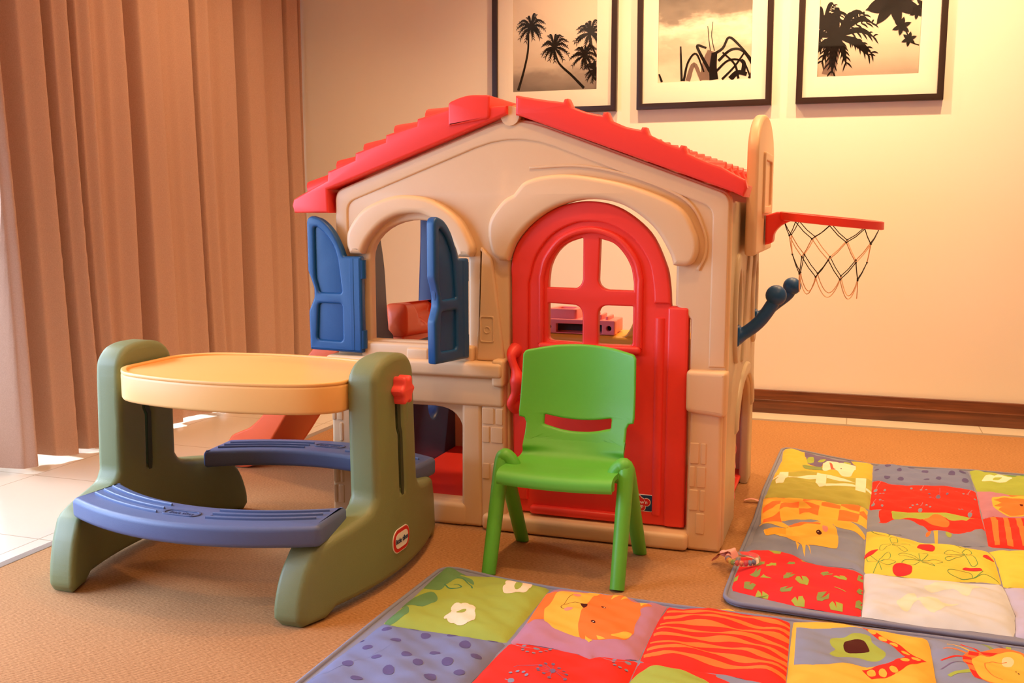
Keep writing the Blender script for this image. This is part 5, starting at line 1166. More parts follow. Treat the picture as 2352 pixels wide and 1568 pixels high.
  ('q','cream',[42,3869,79,3872,75,3686,40,3678]),
  ('q','cream',[-199,3820,-98,3831,-97,3794,-197,3783]),
  ('q','cream',[-61,3843,-2,3831,40,3800,-17,3794,-61,3811]),
  ('q','cream',[-62,3729,40,3743,40,3717,-62,3712]),
  ('q','cream',[78,3747,97,3723,96,3693,76,3716]),
  ('q','cream',[-254,3791,-234,3826,-234,3798,-254,3777]),
  ('p','olive',[-156,3976,-121,3983,-84,4000,-78,3948,-81,3917,-118,3905,-141,3911]),
  ('p','cream',[-81,3986,-78,4038,-60,4081,-34,4079,-21,4037,9,4058,42,4018,31,3917,20,3885,-8,3894,-31,3944,-52,3947,-72,3920,-80,3947]),
  ('p','violet',[-157,4171,-158,4225,-149,4234,-117,4185,-99,4180,-84,4152,-57,4149,-30,4110,-8,4133,8,4156,23,4128,42,4038,41,4023,23,4042,-5,4053,-21,4037,-27,4076,-41,4082,-62,4080,-80,4027,-86,4000,-121,3991,-134,4009,-145,4089]),
  ('q','lime',[-116,4083,-117,4064,-120,4048,-125,4039,-131,4037,-137,4043,-141,4056,-144,4073,-143,4092,-140,4108,-134,4118,-128,4120,-122,4114,-118,4100]),
  ('p','lime',[-101,4077,-73,4103,-79,4064,-93,4062]),
  ('p','lime',[-5,4089,9,4107,23,4093,19,4061]),
  ('p','lime',[-137,4226,-118,4187,-134,4190]),
  ('p','rust',[-57,4045,-47,4028,-41,3990,-32,3973,-46,3964,-53,4006]),
  ('q','dark',[13,4038,12,4035,12,4033,11,4031,10,4031,9,4032,9,4034,8,4037,9,4040,9,4043,10,4044,11,4045,12,4044,12,4041]),
  ('q','dark',[-10,3976,-10,3973,-11,3971,-12,3969,-13,3969,-13,3970,-14,3972,-14,3974,-14,3977,-14,3979,-13,3981,-12,3981,-11,3980,-10,3978]),
 ]),
 (2,'giraffe_patch','grey patch with a yellow and orange checked giraffe','greyblue',[-265,3516,-182,3548,-88,3543,-19,3521,31,3547,63,3527,82,3483,76,3277,69,3161,63,2868,33,2892,-12,2891,-65,2894,-104,2917,-150,2954,-218,2967,-278,2923,-262,3007,-255,3209,-261,3366],[
  ('q','yellow',[-265,3513,-201,3542,-88,3539,-19,3516,31,3542,81,3479,75,3274,28,3291,-27,3265,-95,3264,-163,3241,-248,3212,-259,3366]),
  ('q','orange',[-251,3518,-231,3534,-194,3546,-193,3500,-229,3504,-251,3492]),
  ('q','orange',[-130,3531,-114,3532,-92,3513,-65,3514,-70,3483,-101,3492,-131,3494]),
  ('q','orange',[-4,3527,22,3543,46,3540,59,3521,54,3446,22,3443,-6,3474]),
  ('q','orange',[-256,3393,-235,3447,-204,3477,-201,3412,-223,3374,-253,3334]),
  ('q','orange',[-199,3420,-179,3454,-142,3470,-141,3409,-179,3393,-201,3359]),
  ('q','orange',[-132,3474,-100,3461,-74,3444,-76,3351,-106,3362,-134,3324,-140,3402,-99,3428]),
  ('q','orange',[-68,3473,-39,3486,-6,3471,-8,3425,-38,3430,-69,3449]),
  ('q','orange',[54,3446,68,3458,79,3425,77,3371,54,3395]),
  ('q','orange',[-242,3214,-244,3258,-216,3282,-198,3326,-182,3213,-213,3210]),
  ('q','orange',[-10,3391,55,3405,47,3295,-14,3292]),
  ('p','yellow',[-27,3272,11,3293,45,3267,68,3210,67,3167,28,3217,-5,3228]),
  ('p','yellow',[-250,3178,-239,3212,-179,3217,-155,3177,-225,3196]),
  ('q','yellow',[-131,3045,-122,2964,-116,3011]),
  ('q','yellow',[-118,3036,-99,2928,-100,3023]),
  ('q','yellow',[-102,3029,-81,2942,-96,3044]),
  ('p','yellow',[-229,3137,-176,3170,-119,3214,-78,3255,-29,3264,-15,3188,-8,3067,-16,3012,-37,3012,-74,3025,-101,3020,-126,3034,-151,3045,-195,3085,-221,3076]),
  ('q','mustard',[-229,3137,-168,3175,-162,3096,-221,3076]),
  ('p','orange',[-160,3192,-145,3222,-73,3250,-68,3230,-104,3225,-134,3201]),
  ('q','blush',[-41,3169,-43,3162,-46,3158,-50,3160,-54,3166,-57,3175,-58,3186,-58,3196,-56,3203,-53,3206,-49,3205,-45,3199,-42,3189,-40,3179]),
  ('q','dark',[-58,3139,-59,3133,-62,3129,-66,3130,-70,3134,-73,3142,-75,3151,-75,3159,-73,3166,-70,3169,-66,3169,-63,3164,-60,3157,-58,3148]),
  ('q','cream',[-68,3156,-68,3153,-68,3152,-69,3151,-70,3150,-70,3151,-71,3152,-71,3154,-71,3156,-71,3158,-70,3159,-69,3160,-68,3159,-68,3158]),
  ('l','dark',[-179,3166,-171,3173,-161,3181],1.8),
 ]),
 (2,'leaf_patch','red patch scattered with green leaves','red2',[-275,2923,-253,2953,-215,2966,-169,2969,-130,2946,-90,2900,-52,2873,-16,2880,37,2881,62,2851,62,2732,56,2543,-75,2553,-176,2583,-270,2615,-274,2643,-275,2743,-272,2834,-279,2908],[
  ('q','lime',[-201,2950,-198,2969,-189,2970,-181,2954,-184,2971,-173,2971,-165,2953,-168,2922,-185,2928]),
  ('q','lime',[-196,2781,-197,2808,-188,2837,-173,2841,-171,2817,-179,2797,-186,2784]),
  ('q','olive',[-230,2791,-224,2821,-204,2837,-204,2806,-215,2791]),
  ('q','olive',[-145,2851,-138,2865,-123,2861,-121,2845,-136,2837]),
  ('q','lime',[-107,2890,-99,2904,-93,2878,-74,2879,-75,2850,-88,2856]),
  ('q','lime',[-14,2878,11,2875,20,2872,18,2856,2,2864]),
  ('q','olive',[-236,2721,-225,2735,-218,2757,-218,2738,-207,2755,-209,2722,-217,2706]),
  ('q','lime',[-206,2705,-199,2728,-173,2688,-189,2692]),
  ('q','lime',[-274,2679,-275,2713,-265,2722,-265,2687]),
  ('q','olive',[-144,2697,-145,2728,-139,2767,-124,2783,-131,2744,-116,2775,-117,2754,-130,2707]),
  ('q','lime',[-114,2713,-111,2737,-104,2740,-93,2715,-99,2746,-87,2745,-78,2725,-81,2693,-101,2691]),
  ('q','olive',[-50,2776,-46,2799,-32,2805,-27,2795,-41,2777,-18,2795,-23,2770,-42,2758]),
  ('q','lime',[-16,2754,-7,2775,2,2755,0,2785,12,2787,20,2769,18,2740,0,2741]),
  ('q','olive',[46,2799,50,2829,61,2832,53,2809,62,2809,61,2786,46,2783]),
  ('q','olive',[-241,2624,-243,2664,-237,2673,-226,2664,-229,2640,-221,2656,-211,2646,-219,2621]),
  ('q','lime',[-208,2592,-204,2622,-196,2610,-190,2588,-192,2618,-174,2597,-175,2585,-205,2592]),
  ('q','olive',[-148,2619,-147,2639,-128,2645,-136,2628,-115,2640,-120,2619,-143,2611]),
  ('q','lime',[-116,2579,-107,2597,-99,2576,-99,2599,-89,2603,-82,2577,-82,2557,-106,2563]),
  ('q','olive',[-54,2600,-52,2637,-30,2649,-44,2606,-23,2642,-24,2615,-40,2584,-52,2585]),
  ('q','lime',[-22,2570,-14,2600,-4,2560,-7,2605,11,2595,11,2552,-18,2555]),
  ('q','olive',[44,2694,51,2721,61,2722,55,2702,61,2697,51,2684]),
  ('q','olive',[41,2589,43,2624,51,2641,60,2637,53,2614,59,2618,58,2590]),
  ('l','lime',[-11,2699,4,2685,17,2669],2.9),
 ]),
 (2,'spotted_patch','grey-blue patch with purple spots','lilac',[109,4116,182,4147,240,4136,281,4106,396,4151,455,4157,455,4050,451,3861,408,3882,374,3889,302,3865,232,3860,165,3852,102,3886],[
  ('q','purple',[172,4093,171,4084,168,4076,163,4071,158,4069,153,4071,150,4077,149,4085,151,4094,154,4103,159,4108,164,4110,169,4107,172,4102]),
  ('q','purple',[214,4124,213,4116,210,4110,206,4105,202,4104,199,4106,197,4111,196,4118,197,4126,200,4132,204,4137,208,4138,211,4136,213,4131]),
  ('q','purple',[128,4051,127,4045,125,4041,121,4038,117,4036,114,4037,111,4040,111,4045,112,4050,114,4054,118,4058,122,4059,125,4058,128,4055]),
  ('q','purple',[260,4085,258,4078,254,4072,248,4068,242,4066,237,4066,233,4070,232,4075,234,4081,238,4087,243,4092,250,4094,255,4093,259,4090]),
  ('q','purple',[209,4027,208,4020,205,4014,201,4010,198,4009,194,4011,192,4015,191,4021,192,4028,195,4034,199,4038,203,4040,206,4038,208,4034]),
  ('q','purple',[306,4057,305,4048,301,4039,295,4033,290,4031,285,4033,282,4040,281,4049,283,4059,287,4067,292,4073,298,4075,303,4073,306,4066]),
  ('q','purple',[399,4044,397,4032,393,4022,387,4015,382,4013,377,4017,374,4024,374,4035,376,4047,380,4057,386,4064,391,4066,396,4062,399,4054]),
  ('q','purple',[443,4093,441,4083,436,4075,430,4069,424,4066,419,4069,416,4075,416,4084,418,4094,422,4103,428,4109,434,4111,440,4109,443,4102]),
  ('q','purple',[395,4125,393,4118,389,4111,384,4107,378,4105,373,4106,370,4110,369,4117,371,4124,375,4130,381,4135,386,4137,391,4136,394,4132]),
  ('q','purple',[164,3910,163,3902,160,3894,155,3889,150,3888,146,3890,143,3895,142,3903,144,3911,147,3918,151,3923,156,3925,161,3923,164,3918]),
  ('q','purple',[212,3918,210,3911,207,3904,203,3899,198,3898,193,3899,191,3904,190,3911,191,3918,194,3925,199,3930,204,3931,208,3930,211,3925]),
  ('q','purple',[301,3922,300,3917,297,3912,292,3909,288,3907,283,3908,280,3910,280,3914,281,3919,284,3924,289,3927,294,3929,298,3928,301,3926]),
  ('q','purple',[345,3961,343,3955,340,3949,336,3945,332,3943,328,3945,326,3949,325,3955,326,3961,329,3967,334,3972,338,3973,342,3972,344,3967]),
  ('q','purple',[440,3969,437,3959,433,3951,428,3946,423,3944,418,3946,416,3952,415,3961,417,3970,421,3978,427,3984,432,3986,437,3983,439,3977]),
 ]),
 (2,'dandelion_patch','red patch with grey dandelion heads','red',[102,3882,165,3848,232,3856,302,3861,374,3885,408,3878,452,3850,444,3696,434,3514,405,3504,323,3523,237,3510,150,3505,85,3491,90,3593],[
  ('l','greyblue',[134,3851,118,3795,112,3755],1.7),
  ('l','greyblue',[284,3852,271,3809,261,3768],1.7),
  ('l','greyblue',[436,3851,416,3775],1.7),
  ('l','greyblue',[110,3613,102,3588,99,3553],1.7),
  ('l','greyblue',[259,3595,250,3562],1.7),
  ('l','greyblue',[413,3581,403,3549],1.7),
  ('l','violet',[328,3801,322,3725],1.5),
  ('q','greyblue',[116,3733,115,3725,113,3719,110,3714,107,3713,105,3716,103,3721,103,3728,103,3736,105,3742,108,3746,111,3747,113,3745,115,3740]),
  ('q','greyblue',[269,3780,268,3775,267,3770,265,3767,263,3766,261,3768,260,3772,260,3777,260,3783,262,3787,264,3790,266,3791,268,3789,269,3786]),
  ('q','greyblue',[421,3773,420,3766,418,3760,416,3757,413,3756,412,3758,411,3763,411,3769,412,3776,414,3781,416,3785,418,3786,420,3784,421,3779]),
  ('q','greyblue',[104,3542,104,3534,102,3527,99,3522,96,3521,94,3524,92,3530,92,3538,93,3546,94,3553,97,3558,100,3559,102,3556,104,3550]),
  ('q','greyblue',[254,3529,253,3524,251,3519,248,3516,245,3515,242,3516,241,3520,240,3524,241,3530,243,3534,246,3538,250,3539,252,3537,254,3534]),
  ('q','greyblue',[407,3525,406,3519,404,3514,401,3510,397,3509,395,3511,393,3515,393,3520,394,3526,397,3531,400,3535,403,3536,406,3534,407,3531]),
  ('q','violet',[323,3703,322,3693,319,3685,316,3679,312,3678,309,3681,307,3688,307,3698,309,3708,312,3717,315,3722,319,3724,322,3720,323,3713]),
  ('q','greyblue',[144,3724,144,3720,143,3717,141,3715,139,3714,137,3715,136,3717,136,3721,137,3725,138,3728,140,3730,141,3731,143,3730,144,3727]),
  ('q','greyblue',[139,3694,139,3691,137,3687,136,3685,134,3685,132,3686,131,3688,131,3692,131,3695,132,3699,134,3701,136,3701,138,3700,139,3698]),
  ('q','greyblue',[129,3694,128,3690,127,3687,125,3684,123,3684,122,3685,121,3687,120,3691,121,3695,122,3698,124,3700,126,3701,127,3700,128,3697]),
  ('q','greyblue',[114,3690,113,3687,112,3683,110,3681,108,3681,107,3682,106,3684,105,3687,106,3691,107,3695,109,3697,111,3697,112,3696,113,3694]),
  ('q','greyblue',[126,3601,126,3597,124,3594,123,3592,121,3591,119,3592,118,3595,118,3598,118,3602,120,3605,121,3607,123,3607,125,3606,126,3604]),
  ('q','greyblue',[134,3565,133,3561,132,3558,130,3556,129,3555,127,3556,126,3559,126,3562,126,3565,127,3569,129,3571,131,3571,132,3570,133,3568]),
  ('q','greyblue',[131,3526,130,3522,129,3519,127,3517,125,3517,124,3518,123,3520,123,3523,123,3526,124,3529,126,3531,128,3532,129,3531,130,3529]),
  ('q','greyblue',[221,3544,220,3541,219,3538,217,3536,216,3535,214,3536,213,3538,213,3541,213,3545,215,3548,216,3550,218,3550,220,3549,221,3547]),
  ('q','greyblue',[244,3580,244,3576,243,3573,241,3571,239,3570,238,3571,237,3574,236,3577,237,3580,238,3583,240,3586,242,3586,243,3585,244,3583]),
  ('q','greyblue',[230,3568,229,3564,228,3561,226,3559,224,3559,223,3560,222,3562,222,3565,222,3569,223,3572,225,3574,227,3574,228,3573,229,3571]),
  ('q','greyblue',[273,3574,273,3571,272,3568,270,3566,268,3565,267,3566,266,3569,265,3572,266,3575,267,3578,269,3580,271,3581,272,3580,273,3578]),
  ('q','greyblue',[284,3553,283,3550,282,3547,280,3545,278,3544,277,3545,276,3547,276,3550,276,3554,278,3557,279,3559,281,3559,282,3558,283,3556]),
  ('q','greyblue',[374,3555,373,3552,372,3549,370,3547,368,3546,367,3547,366,3550,366,3553,367,3556,368,3559,370,3561,371,3562,373,3561,374,3558]),
  ('q','greyblue',[384,3571,383,3567,382,3564,380,3562,378,3562,377,3563,376,3565,376,3568,377,3572,378,3575,380,3577,381,3577,383,3576,384,3574]),
  ('q','greyblue',[385,3778,384,3775,383,3771,381,3769,379,3768,377,3769,377,3772,376,3776,377,3779,379,3783,380,3785,382,3786,384,3784,385,3782]),
  ('q','greyblue',[404,3742,403,3739,402,3735,400,3733,398,3733,397,3734,396,3736,396,3740,396,3743,398,3747,400,3749,401,3749,403,3748,404,3746]),
  ('q','greyblue',[440,3725,439,3722,438,3719,436,3716,434,3716,432,3717,432,3719,432,3723,432,3726,434,3730,436,3732,437,3732,439,3731,440,3729]),
  ('q','greyblue',[236,3783,235,3779,234,3776,232,3774,230,3773,229,3774,228,3777,227,3780,228,3784,229,3787,231,3790,233,3790,235,3789,236,3787]),
  ('q','greyblue',[241,3757,241,3753,239,3750,238,3748,236,3747,234,3748,233,3751,233,3754,234,3758,235,3761,237,3763,239,3764,240,3763,241,3760]),
  ('q','greyblue',[285,3786,285,3782,283,3779,282,3776,280,3776,278,3777,277,3779,277,3783,278,3787,279,3790,281,3793,283,3793,284,3792,285,3790]),
  ('q','violet',[292,3724,292,3720,290,3717,288,3715,286,3714,284,3715,283,3717,283,3721,284,3725,285,3728,287,3730,289,3731,291,3730,292,3728]),
  ('q','violet',[293,3686,292,3682,291,3679,289,3677,287,3676,285,3677,284,3679,284,3683,285,3687,286,3690,288,3692,290,3693,292,3692,293,3689]),
  ('q','violet',[301,3652,300,3648,299,3645,297,3643,295,3642,293,3643,292,3645,292,3649,292,3652,294,3656,296,3658,298,3658,300,3658,301,3655]),
  ('q','violet',[351,3726,350,3722,348,3719,346,3717,344,3716,343,3717,342,3720,342,3723,342,3727,344,3730,346,3732,348,3733,349,3732,351,3729]),
 ]),
 (2,'elephant_patch','grey patch with a red elephant and green ear','greyblue',[85,3488,150,3502,237,3507,323,3520,405,3501,435,3511,431,3369,420,3219,316,3186,268,3183,217,3202,175,3251,143,3250,74,3258,78,3360],[
  ('q','red',[115,3451,128,3490,161,3493,237,3505,323,3518,405,3499,434,3507,430,3376,420,3376,402,3352,365,3296,329,3270,304,3279,274,3276,256,3263,242,3312,218,3347,188,3374,163,3370,141,3347,126,3319,112,3341,118,3351,113,3387]),
  ('p','lime',[152,3440,160,3476,182,3498,258,3511,279,3503,322,3517,370,3509,385,3488,413,3499,392,3459,370,3418,334,3405,317,3441,291,3463,252,3412,210,3393,161,3369,154,3409]),
  ('p','orange',[248,3402,276,3454,296,3469,313,3448,325,3391,321,3360,299,3349,273,3351,258,3368]),
  ('q','dark',[280,3319,279,3314,278,3310,276,3307,275,3307,273,3308,272,3312,272,3316,273,3321,274,3325,276,3327,278,3328,279,3326,280,3323]),
  ('q','dark',[294,3302,293,3299,292,3295,290,3293,289,3293,288,3294,287,3297,287,3300,288,3304,289,3308,290,3310,292,3310,293,3309,294,3306]),
  ('q','yellow',[271,3271,284,3276,278,3188,270,3185]),
  ('p','orange',[249,3250,264,3269,258,3239,248,3229]),
  ('p','lime',[306,3273,323,3265,314,3231,308,3246]),
 ]),
 (2,'tulip_patch','yellow patch with red tulips and green flower outlines','lemon',[75,3252,131,3250,191,3214,233,3187,307,3185,417,3171,424,3112,418,2894,371,2897,300,2875,193,2866,121,2869,64,2863],[
  ('l','leaf',[143,3112,141,3158,157,3177,162,3139,143,3112],1.9),
  ('l','leaf',[143,3106,183,3139,196,3124,166,3094,145,3104],1.9),
  ('l','leaf',[141,3102,118,3046,109,3055,116,3096,139,3108],1.9),
  ('l','leaf',[145,3100,177,3078,186,3056,172,3045,145,3096],1.9),
  ('l','leaf',[103,2936,113,2994,133,3032,136,2996,105,2937],1.9),
  ('l','leaf',[103,2936,83,3008,73,2993,78,2946,101,2933],1.9),
  ('l','leaf',[103,2936,123,2925,150,2952,128,2962,105,2939],1.9),
  ('l','leaf',[103,2932,111,2886],1.9),
  ('l','leaf',[103,2932,89,2869],1.9),
  ('l','leaf',[217,2975,216,3029,237,3061,239,3024,219,2976],1.9),
  ('l','leaf',[217,2975,177,2997,160,3022,179,3031,216,2980],1.9),
  ('l','leaf',[219,2976,259,3001,277,2995,250,2968,221,2970],1.9),
  ('l','leaf',[217,2971,241,2954,251,2934,220,2964],1.9),
  ('l','leaf',[216,2975,176,2973,168,2952,197,2951,215,2968],1.9),
  ('l','leaf',[342,3066,337,3095,351,3119,363,3098,344,3066],1.9),
  ('l','leaf',[342,3066,308,3104,288,3084,301,3070,340,3065],1.9),
  ('l','leaf',[343,3063,363,3055,369,3009,353,2994,341,3059],1.9),
  ('l','leaf',[341,3062,297,3020,289,3036,338,3065],1.9),
  ('l','leaf',[348,2905,373,2942,378,2960],1.9),
  ('l','leaf',[348,2905,340,2930,290,2925,288,2907,318,2890,348,2905],1.9),
  ('l','leaf',[348,2905,375,2931,401,2918,413,2900],1.9),
  ('l','leaf',[86,3249,98,3206,126,3194,143,3221,131,3241],1.9),
  ('l','leaf',[283,3173,309,3160,336,3126,360,3141,355,3168,337,3174],1.9),
  ('p','red2',[214,3098,224,3133,246,3147,264,3121,258,3096,228,3096]),
  ('p','red2',[140,2896,145,2933,168,2952,190,2942,191,2902,183,2879,158,2868,143,2875]),
  ('p','red2',[324,2947,344,2975,373,2982,376,2960,362,2944,334,2942]),
  ('p','red2',[66,2990,70,3023,87,3048,105,3054,95,3025,71,2992]),
  ('p','red2',[392,3089,406,3119,419,3092,418,3074]),
 ]),
 (2,'pale_patch','pale blue-white patch with faint cream shapes','pale',[64,2859,121,2865,193,2861,299,2870,418,2889,421,2830,421,2675,403,2539,302,2539,208,2532,145,2537,57,2543,62,2687],[
  ('p','cream2',[143,2656,187,2712,192,2667,219,2705,242,2690,253,2667,293,2678,259,2649,227,2588,206,2625,192,2655,165,2594,149,2606]),
  ('p','cream2',[215,2778,256,2830,320,2839,382,2835,341,2796,315,2738,286,2777,230,2745]),
 ]),
 (2,'flower_patch','green patch with a cream flower','lime',[461,4156,494,4157,563,4122,649,4140,875,4173,807,3820,608,3850,551,3845,498,3864,456,3860,456,4020],[
  ('p','cream',[486,3985,500,4035,519,4057,535,4052,557,4075,581,4078,593,4026,574,3985,543,3960,517,3970]),
  ('q','lime',[557,4014,554,4003,548,3994,541,3987,534,3985,528,3987,524,3993,524,4002,526,4013,532,4023,539,4029,546,4032,552,4030,556,4023]),
  ('p','dgreen',[569,4119,648,4137,733,4153,726,4112,644,4104,624,4121,613,4089,590,4091]),
 ]),
 (2,'tiger_patch','mauve patch with an orange and yellow tiger face','mauve',[455,3856,497,3860,551,3841,607,3846,806,3816,750,3525,568,3567,514,3553,472,3550,438,3515,446,3688],[
  ('p','orange',[553,3838,607,3842,638,3833,602,3807,570,3775,562,3789]),
  ('p','yellow',[489,3729,512,3757,603,3817,717,3790,681,3581,569,3575,525,3561,506,3575,490,3595,485,3643]),
  ('q','orange',[491,3708,595,3761,666,3738,642,3591,570,3582,526,3567,495,3601,513,3644,489,3661,515,3682]),
  ('q','dark',[576,3652,575,3646,573,3642,570,3641,567,3642,566,3645,565,3650,566,3656,567,3661,569,3665,572,3667,575,3666,576,3663,577,3657]),
 ]),
 (2,'striped_patch','red and orange striped patch','red',[437,3508,471,3542,513,3549,567,3563,749,3521,711,3230,509,3225,422,3218,431,3369],[
  ('q','orange',[461,3535,476,3538,475,3450,454,3229,440,3226,456,3443]),
  ('q','orange',[502,3545,516,3546,508,3461,492,3232,475,3233,490,3425]),
  ('q','orange',[539,3553,554,3559,548,3445,535,3246,518,3244,529,3439]),
  ('q','orange',[576,3557,590,3555,582,3385,575,3241,560,3242,566,3393]),
  ('q','orange',[615,3549,631,3547,623,3364,614,3235,600,3236,606,3379]),
 ]),
 (2,'yellow_patch','bright yellow patch','lemon',[418,3168,518,3218,717,3200,682,2868,471,2886,420,2871,427,3113],[
 ]),
 (2,'lavender_patch','pale lavender patch','lilac2',[421,2868,470,2883,680,2863,645,2502,404,2538,422,2675,422,2830],[
 ]),
 (2,'plain_patch','','red',[835,4130,1350,4130,1350,3720,835,3720],[
 ]),
 (2,'plain_patch','','greyblue',[835,3710,1350,3710,1350,3300,835,3300],[
 ]),
 (2,'plain_patch','','lime',[835,3290,1350,3290,1350,2900,835,2900],[
 ]),
 (2,'plain_patch','','yellow',[835,2890,1350,2890,1350,2530,835,2530],[
 ]),
]
# ================================================================ activity mats
MC = dict(lime='#98aa48', dgreen='#5f8a56', teal='#3f7d5c', cream='#f6dcc0', mauve='#ae7890', orange='#fa7434', yellow='#eab042', dark='#46170f', blush='#f58a7c',
          red='#e92c22', red2='#dd2c30', greyblue='#7f879f', lilac='#70799f', purple='#56507f', violet='#6c5f80', olive='#7f9150', peach='#f8c890', field='#a5a148',
          rust='#c0604a', mustard='#d8a032', lemon='#e2c548', leaf='#4f9450', pale='#c4cad0', cream2='#dcd6bc', lilac2='#b0aecb')
def cloth(k):
    return mat('cloth_' + k, MC[k], 0.85, 0.05, 30, 0.12, 700, spec=0.15)
m_pipe = mat('mat_piping', '#7f8397', 0.8, 0.06, 60, 0.2, 500, spec=0.15)
def seg_dist(x, y, P):
    best = 9.0
    n = len(P)
    for i in range(n):
        ax, ay = P[i - 1]; bx, by = P[i]
        dx, dy = bx - ax, by - ay; L = dx * dx + dy * dy
        t = 0 if L == 0 else max(0, min(1, ((x - ax) * dx + (y - ay) * dy) / L))
        d = math.hypot(x - ax - t * dx, y - ay - t * dy)
        if d < best: best = d
    return best
def inside(x, y, P):
    c = False
    for i in range(len(P)):
        (ax, ay), (bx, by) = P[i - 1], P[i]
        if (ay > y) != (by > y) and x < (bx - ax) * (y - ay) / (by - ay) + ax: c = not c
    return c
def puff(x, y, P, seed):
    d = seg_dist(x, y, P)
    if not inside(x, y, P): return 0.0138 - min(d, 0.004)
    wr = 0.0026 * sin(x * 31 + y * 23 + seed) + 0.0022 * sin(y * 64 - x * 21 + seed * 2 + 1.5 * sin(x * 18)) + 0.0010 * sin(y * 110 + x * 60 + seed) + 0.0008 * sin(x * 120 + seed) * math.exp(-d / 0.03)
    return 0.0138 + (0.015 + 1.35 * wr) * (1 - math.exp(-d / 0.022))
STEP = 0.012
def drape(P, prints, seed):
    P = [(a / 1000, b / 1000) for a, b in P]
    mats_ = []; keys = []; cache = {}
    def Hn(i, j):
        if (i, j) not in cache: cache[(i, j)] = puff(i * STEP, j * STEP, P, seed)
        return cache[(i, j)]
    def H(x, y):          # same facets for the cloth and for everything printed on it
        i = math.floor(x / STEP + 1e-7); j = math.floor(y / STEP + 1e-7); fx = x / STEP - i; fy = y / STEP - j
        if fx + fy <= 1: return Hn(i, j) + fx * (Hn(i + 1, j) - Hn(i, j)) + fy * (Hn(i, j + 1) - Hn(i, j))
        h = Hn(i + 1, j + 1); return h + (1 - fx) * (Hn(i, j + 1) - h) + (1 - fy) * (Hn(i + 1, j) - h)
    def facet(b, off, mi):
        xs = [v.co.x for v in b.verts]; ys = [v.co.y for v in b.verts]
        for ax, vals in ((0, xs), (1, ys)):
            cuts(b, ax, [k * STEP for k in range(math.floor(min(vals) / STEP), math.ceil(max(vals) / STEP) + 1)])
        no = Vector((1, 1, 0)).normalized(); sm = [x + y for x, y in zip(xs, ys)]
        for k in range(math.floor(min(sm) / STEP), math.ceil(max(sm) / STEP) + 1):
            bmesh.ops.bisect_plane(b, geom=b.verts[:] + b.edges[:] + b.faces[:], dist=1e-6, plane_co=(k * STEP, 0, 0), plane_no=no)
        bmesh.ops.triangulate(b, faces=b.faces[:])
        for v in b.verts: v.co.z = H(v.co.x, v.co.y) + off
        b.normal_update()
        for f in b.faces:
            f.material_index = mi
            if f.normal.z < 0: f.normal_flip()
        return b
    def layer(poly, off, mi, step):
        return facet(flatpoly([(x, y, 0) for x, y in poly]), off, mi)
    bm = layer(P, 0.0, 0, 0.010)
    bm.normal_update()
    for f in bm.faces:
        if f.normal.z < 0: f.normal_flip()
    off = 0.00025
    for e in prints:
        pts = [(e[2][i] / 1000, e[2][i + 1] / 1000) for i in range(0, len(e[2]), 2)]
        if e[1] not in keys: keys.append(e[1])
        mi = 1 + keys.index(e[1])
        if e[0] == 'l':
            w = max(e[3] / 2000, 0.0006)
            c = spline(pts, 6) if len(pts) > 2 else [(pts[0][0] + (pts[1][0] - pts[0][0]) * i / 6, pts[0][1] + (pts[1][1] - pts[0][1]) * i / 6) for i in range(7)]
            b = bmesh.new(); rows = []
            for i in range(len(c)):
                a0 = Vector(c[max(0, i - 1)]); a1 = Vector(c[min(len(c) - 1, i + 1)])
                t = (a1 - a0); t = t.normalized() if t.length > 1e-9 else Vector((1, 0)); nn = Vector((-t.y, t.x))
                r = []
                for s in (-1, 1):
                    q = Vector(c[i]) + nn * w * s
                    r.append(b.verts.new((q.x, q.y, 0)))
                rows.append(r)
            for i in range(len(rows) - 1):
                b.faces.new((rows[i][0], rows[i + 1][0], rows[i + 1][1], rows[i][1]))
            facet(b, off, mi)
        else:
            poly = spline(pts, 3, True) if e[0] == 'p' else pts
            try:
                b = layer(poly, off, mi, 0.010)
                b.normal_update()
                for f in b.faces:
                    if f.normal.z < 0: f.normal_flip()
            except Exception as ex:
                continue
        add(bm, b); off += 0.00003
    return bm, keys
mat_lab = {1: ('patchwork activity mat with striped and tiger squares, nearest the camera along the bottom edge', [(-1.072, 2.505), (-1.055, 2.528), (-1.02, 2.53), (-0.90, 2.50), (-0.735, 2.478), (-0.41, 2.463), (-0.10, 2.468), (0.21, 2.476), (0.515, 2.470), (0.540, 2.44), (0.545, 1.10), (0.52, 1.065), (-1.075, 1.065), (-1.100, 1.09), (-1.095, 1.77), (-1.085, 2.2)]),
           2: ('patchwork activity mat with cow and leaf squares, on the rug right of the playhouse', [(-0.255, 4.285), (-0.24, 4.315), (-0.205, 4.308), (-0.05, 4.215), (0.107, 4.140), (0.28, 4.15), (0.46, 4.172), (0.80, 4.16), (1.33, 4.145), (1.365, 4.11), (1.365, 2.53), (1.335, 2.492), (0.41, 2.505), (0.06, 2.522), (-0.25, 2.536), (-0.284, 2.562), (-0.286, 2.62), (-0.282, 2.92), (-0.272, 3.28), (-0.274, 3.63)])}
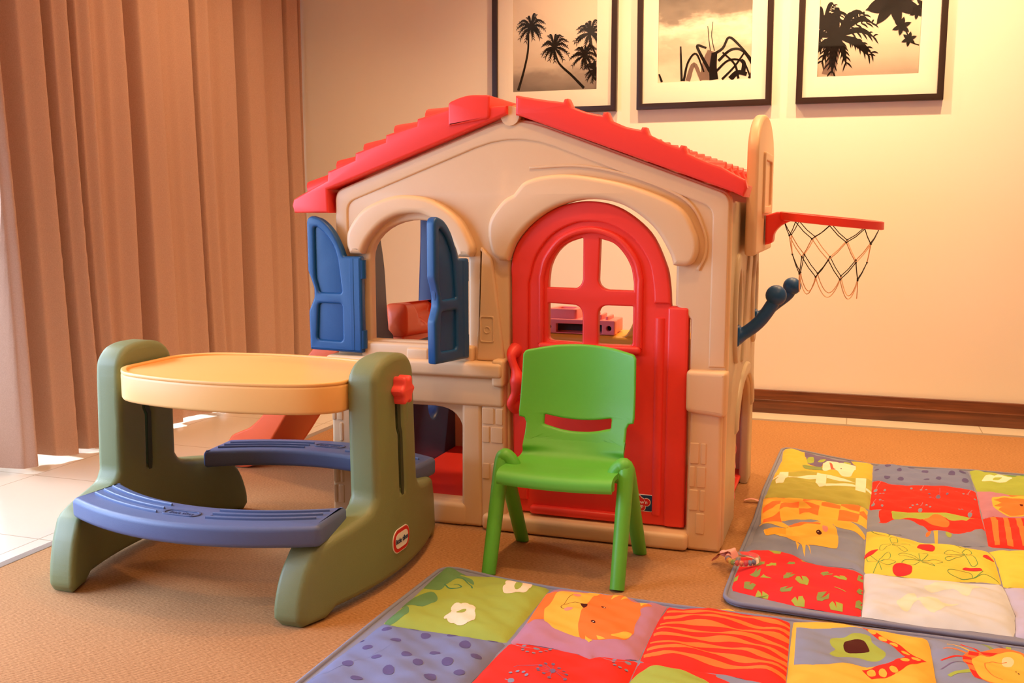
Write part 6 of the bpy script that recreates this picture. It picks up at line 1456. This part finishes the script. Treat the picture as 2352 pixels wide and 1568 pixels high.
for mid in (1, 2):
    lab, outl = mat_lab[mid]
    cx = sum(p[0] for p in outl) / len(outl); cy = sum(p[1] for p in outl) / len(outl)
    amat = thing('activity_mat', (cx, cy, 0), lab, 'play mat', 'activity mats on the rug')
    outs = roundpoly(outl, 0.02, 3)
    bm = plate([outs], 0.0125, 0.003, FXY(0.0070))
    add(bm, tube([(x, y, 0.0125) for x, y in outs], 0.0062, 8, closed=True))
    o = obj('mat_base', bm, m_pipe, amat, angle=60); o['label'] = 'grey padded base with piped edge'
    i = 0
    for (m, nm, pl, c, P, pr) in MAT_PATCHES:
        if m != mid: continue
        i += 1
        PP = [(P[k], P[k + 1]) for k in range(0, len(P), 2)]
        b, keys = drape(PP, pr, i * 1.7 + mid)
        o = obj(nm, b, [cloth(c)] + [cloth(k) for k in keys], amat, angle=60, recalc=False)
        if pl: o['label'] = pl
# pink tag loop on the left edge of the far mat
amat2 = bpy.data.objects['activity_mat.001']
b = grid(lambda u, v: Vector((-0.330 + 0.050 * u, 3.50 + 0.016 * v + 0.006 * u, 0.006 + 0.006 * sin(pi * u))), 8, 3)
obj('ribbon_tag', b, mat('pink_ribbon_cloth', '#f0a9a0', 0.6), amat2, angle=80)

# ---------------------------------------------------------------- beaded ring toy
ring = thing('teething_ring', (-0.262, 2.80, 0.026), 'clear ring toy with coloured beads and a pink ribbon, on the leaf-patterned mat corner', 'toy')
mc = bpy.data.materials.new('clear_plastic'); mc.use_nodes = True
b_ = mc.node_tree.nodes['Principled BSDF']; b_.inputs['Transmission Weight'].default_value = 0.95; b_.inputs['Roughness'].default_value = 0.06; b_.inputs['IOR'].default_value = 1.35; b_.inputs['Base Color'].default_value = (1, 0.94, 0.9, 1)
RC = Vector((-0.262, 2.800, 0.040)); RR = 0.041
def rpt(a, r=RR): return RC + Vector((r * cos(a), r * 0.97 * sin(a), 0.003 * cos(a)))
obj('ring', tube([rpt(2 * pi * i / 48) for i in range(48)], 0.0085, 12, closed=True), mc, ring)
bc = ['#6d86b8', '#f0a030', '#f6d84a', '#8cc04a', '#e84a3a', '#f07a40', '#e03050', '#7fa0c8']
for i in range(9):
    a = radians(185 + i * 17)
    obj('bead', ball(rpt(a), 0.0062, seg=12), mat('bead_' + str(i % 8), bc[i % 8], 0.35), ring)
bm = bmesh.new()
pth = [(-0.352, 2.850, 0.010), (-0.335, 2.852, 0.028), (-0.312, 2.838, 0.040), (-0.298, 2.824, 0.050), (-0.288, 2.812, 0.036)]
sp = spline(pth, 5)
for k in range(2):
    rows = []
    for i, p in enumerate(sp):
        p = Vector(p) + Vector((0.004 * k, -0.010 * k * sin(i / len(sp) * pi), 0.010 * k * sin(i / len(sp) * pi * 1.0)))
        wv = 0.009 + 0.004 * abs(sin(i * 0.7 + k))
        rows.append((bm.verts.new(p + Vector((wv * 0.6, wv, 0.002))), bm.verts.new(p - Vector((wv * 0.6, wv, 0.002)))))
    for i in range(len(rows) - 1): bm.faces.new((rows[i][0], rows[i][1], rows[i + 1][1], rows[i + 1][0]))
add(bm, tube([rpt(radians(150 + a * 8), RR) + Vector((0, 0, 0)) for a in range(5)], 0.011, 10))
add(bm, ball((-0.318, 2.842, 0.036), 0.012, 1.3, 1, .8, seg=10))
obj('ribbon', bm, mat('pink_ribbon_cloth', '#f0a9a0', 0.6), ring, angle=60)
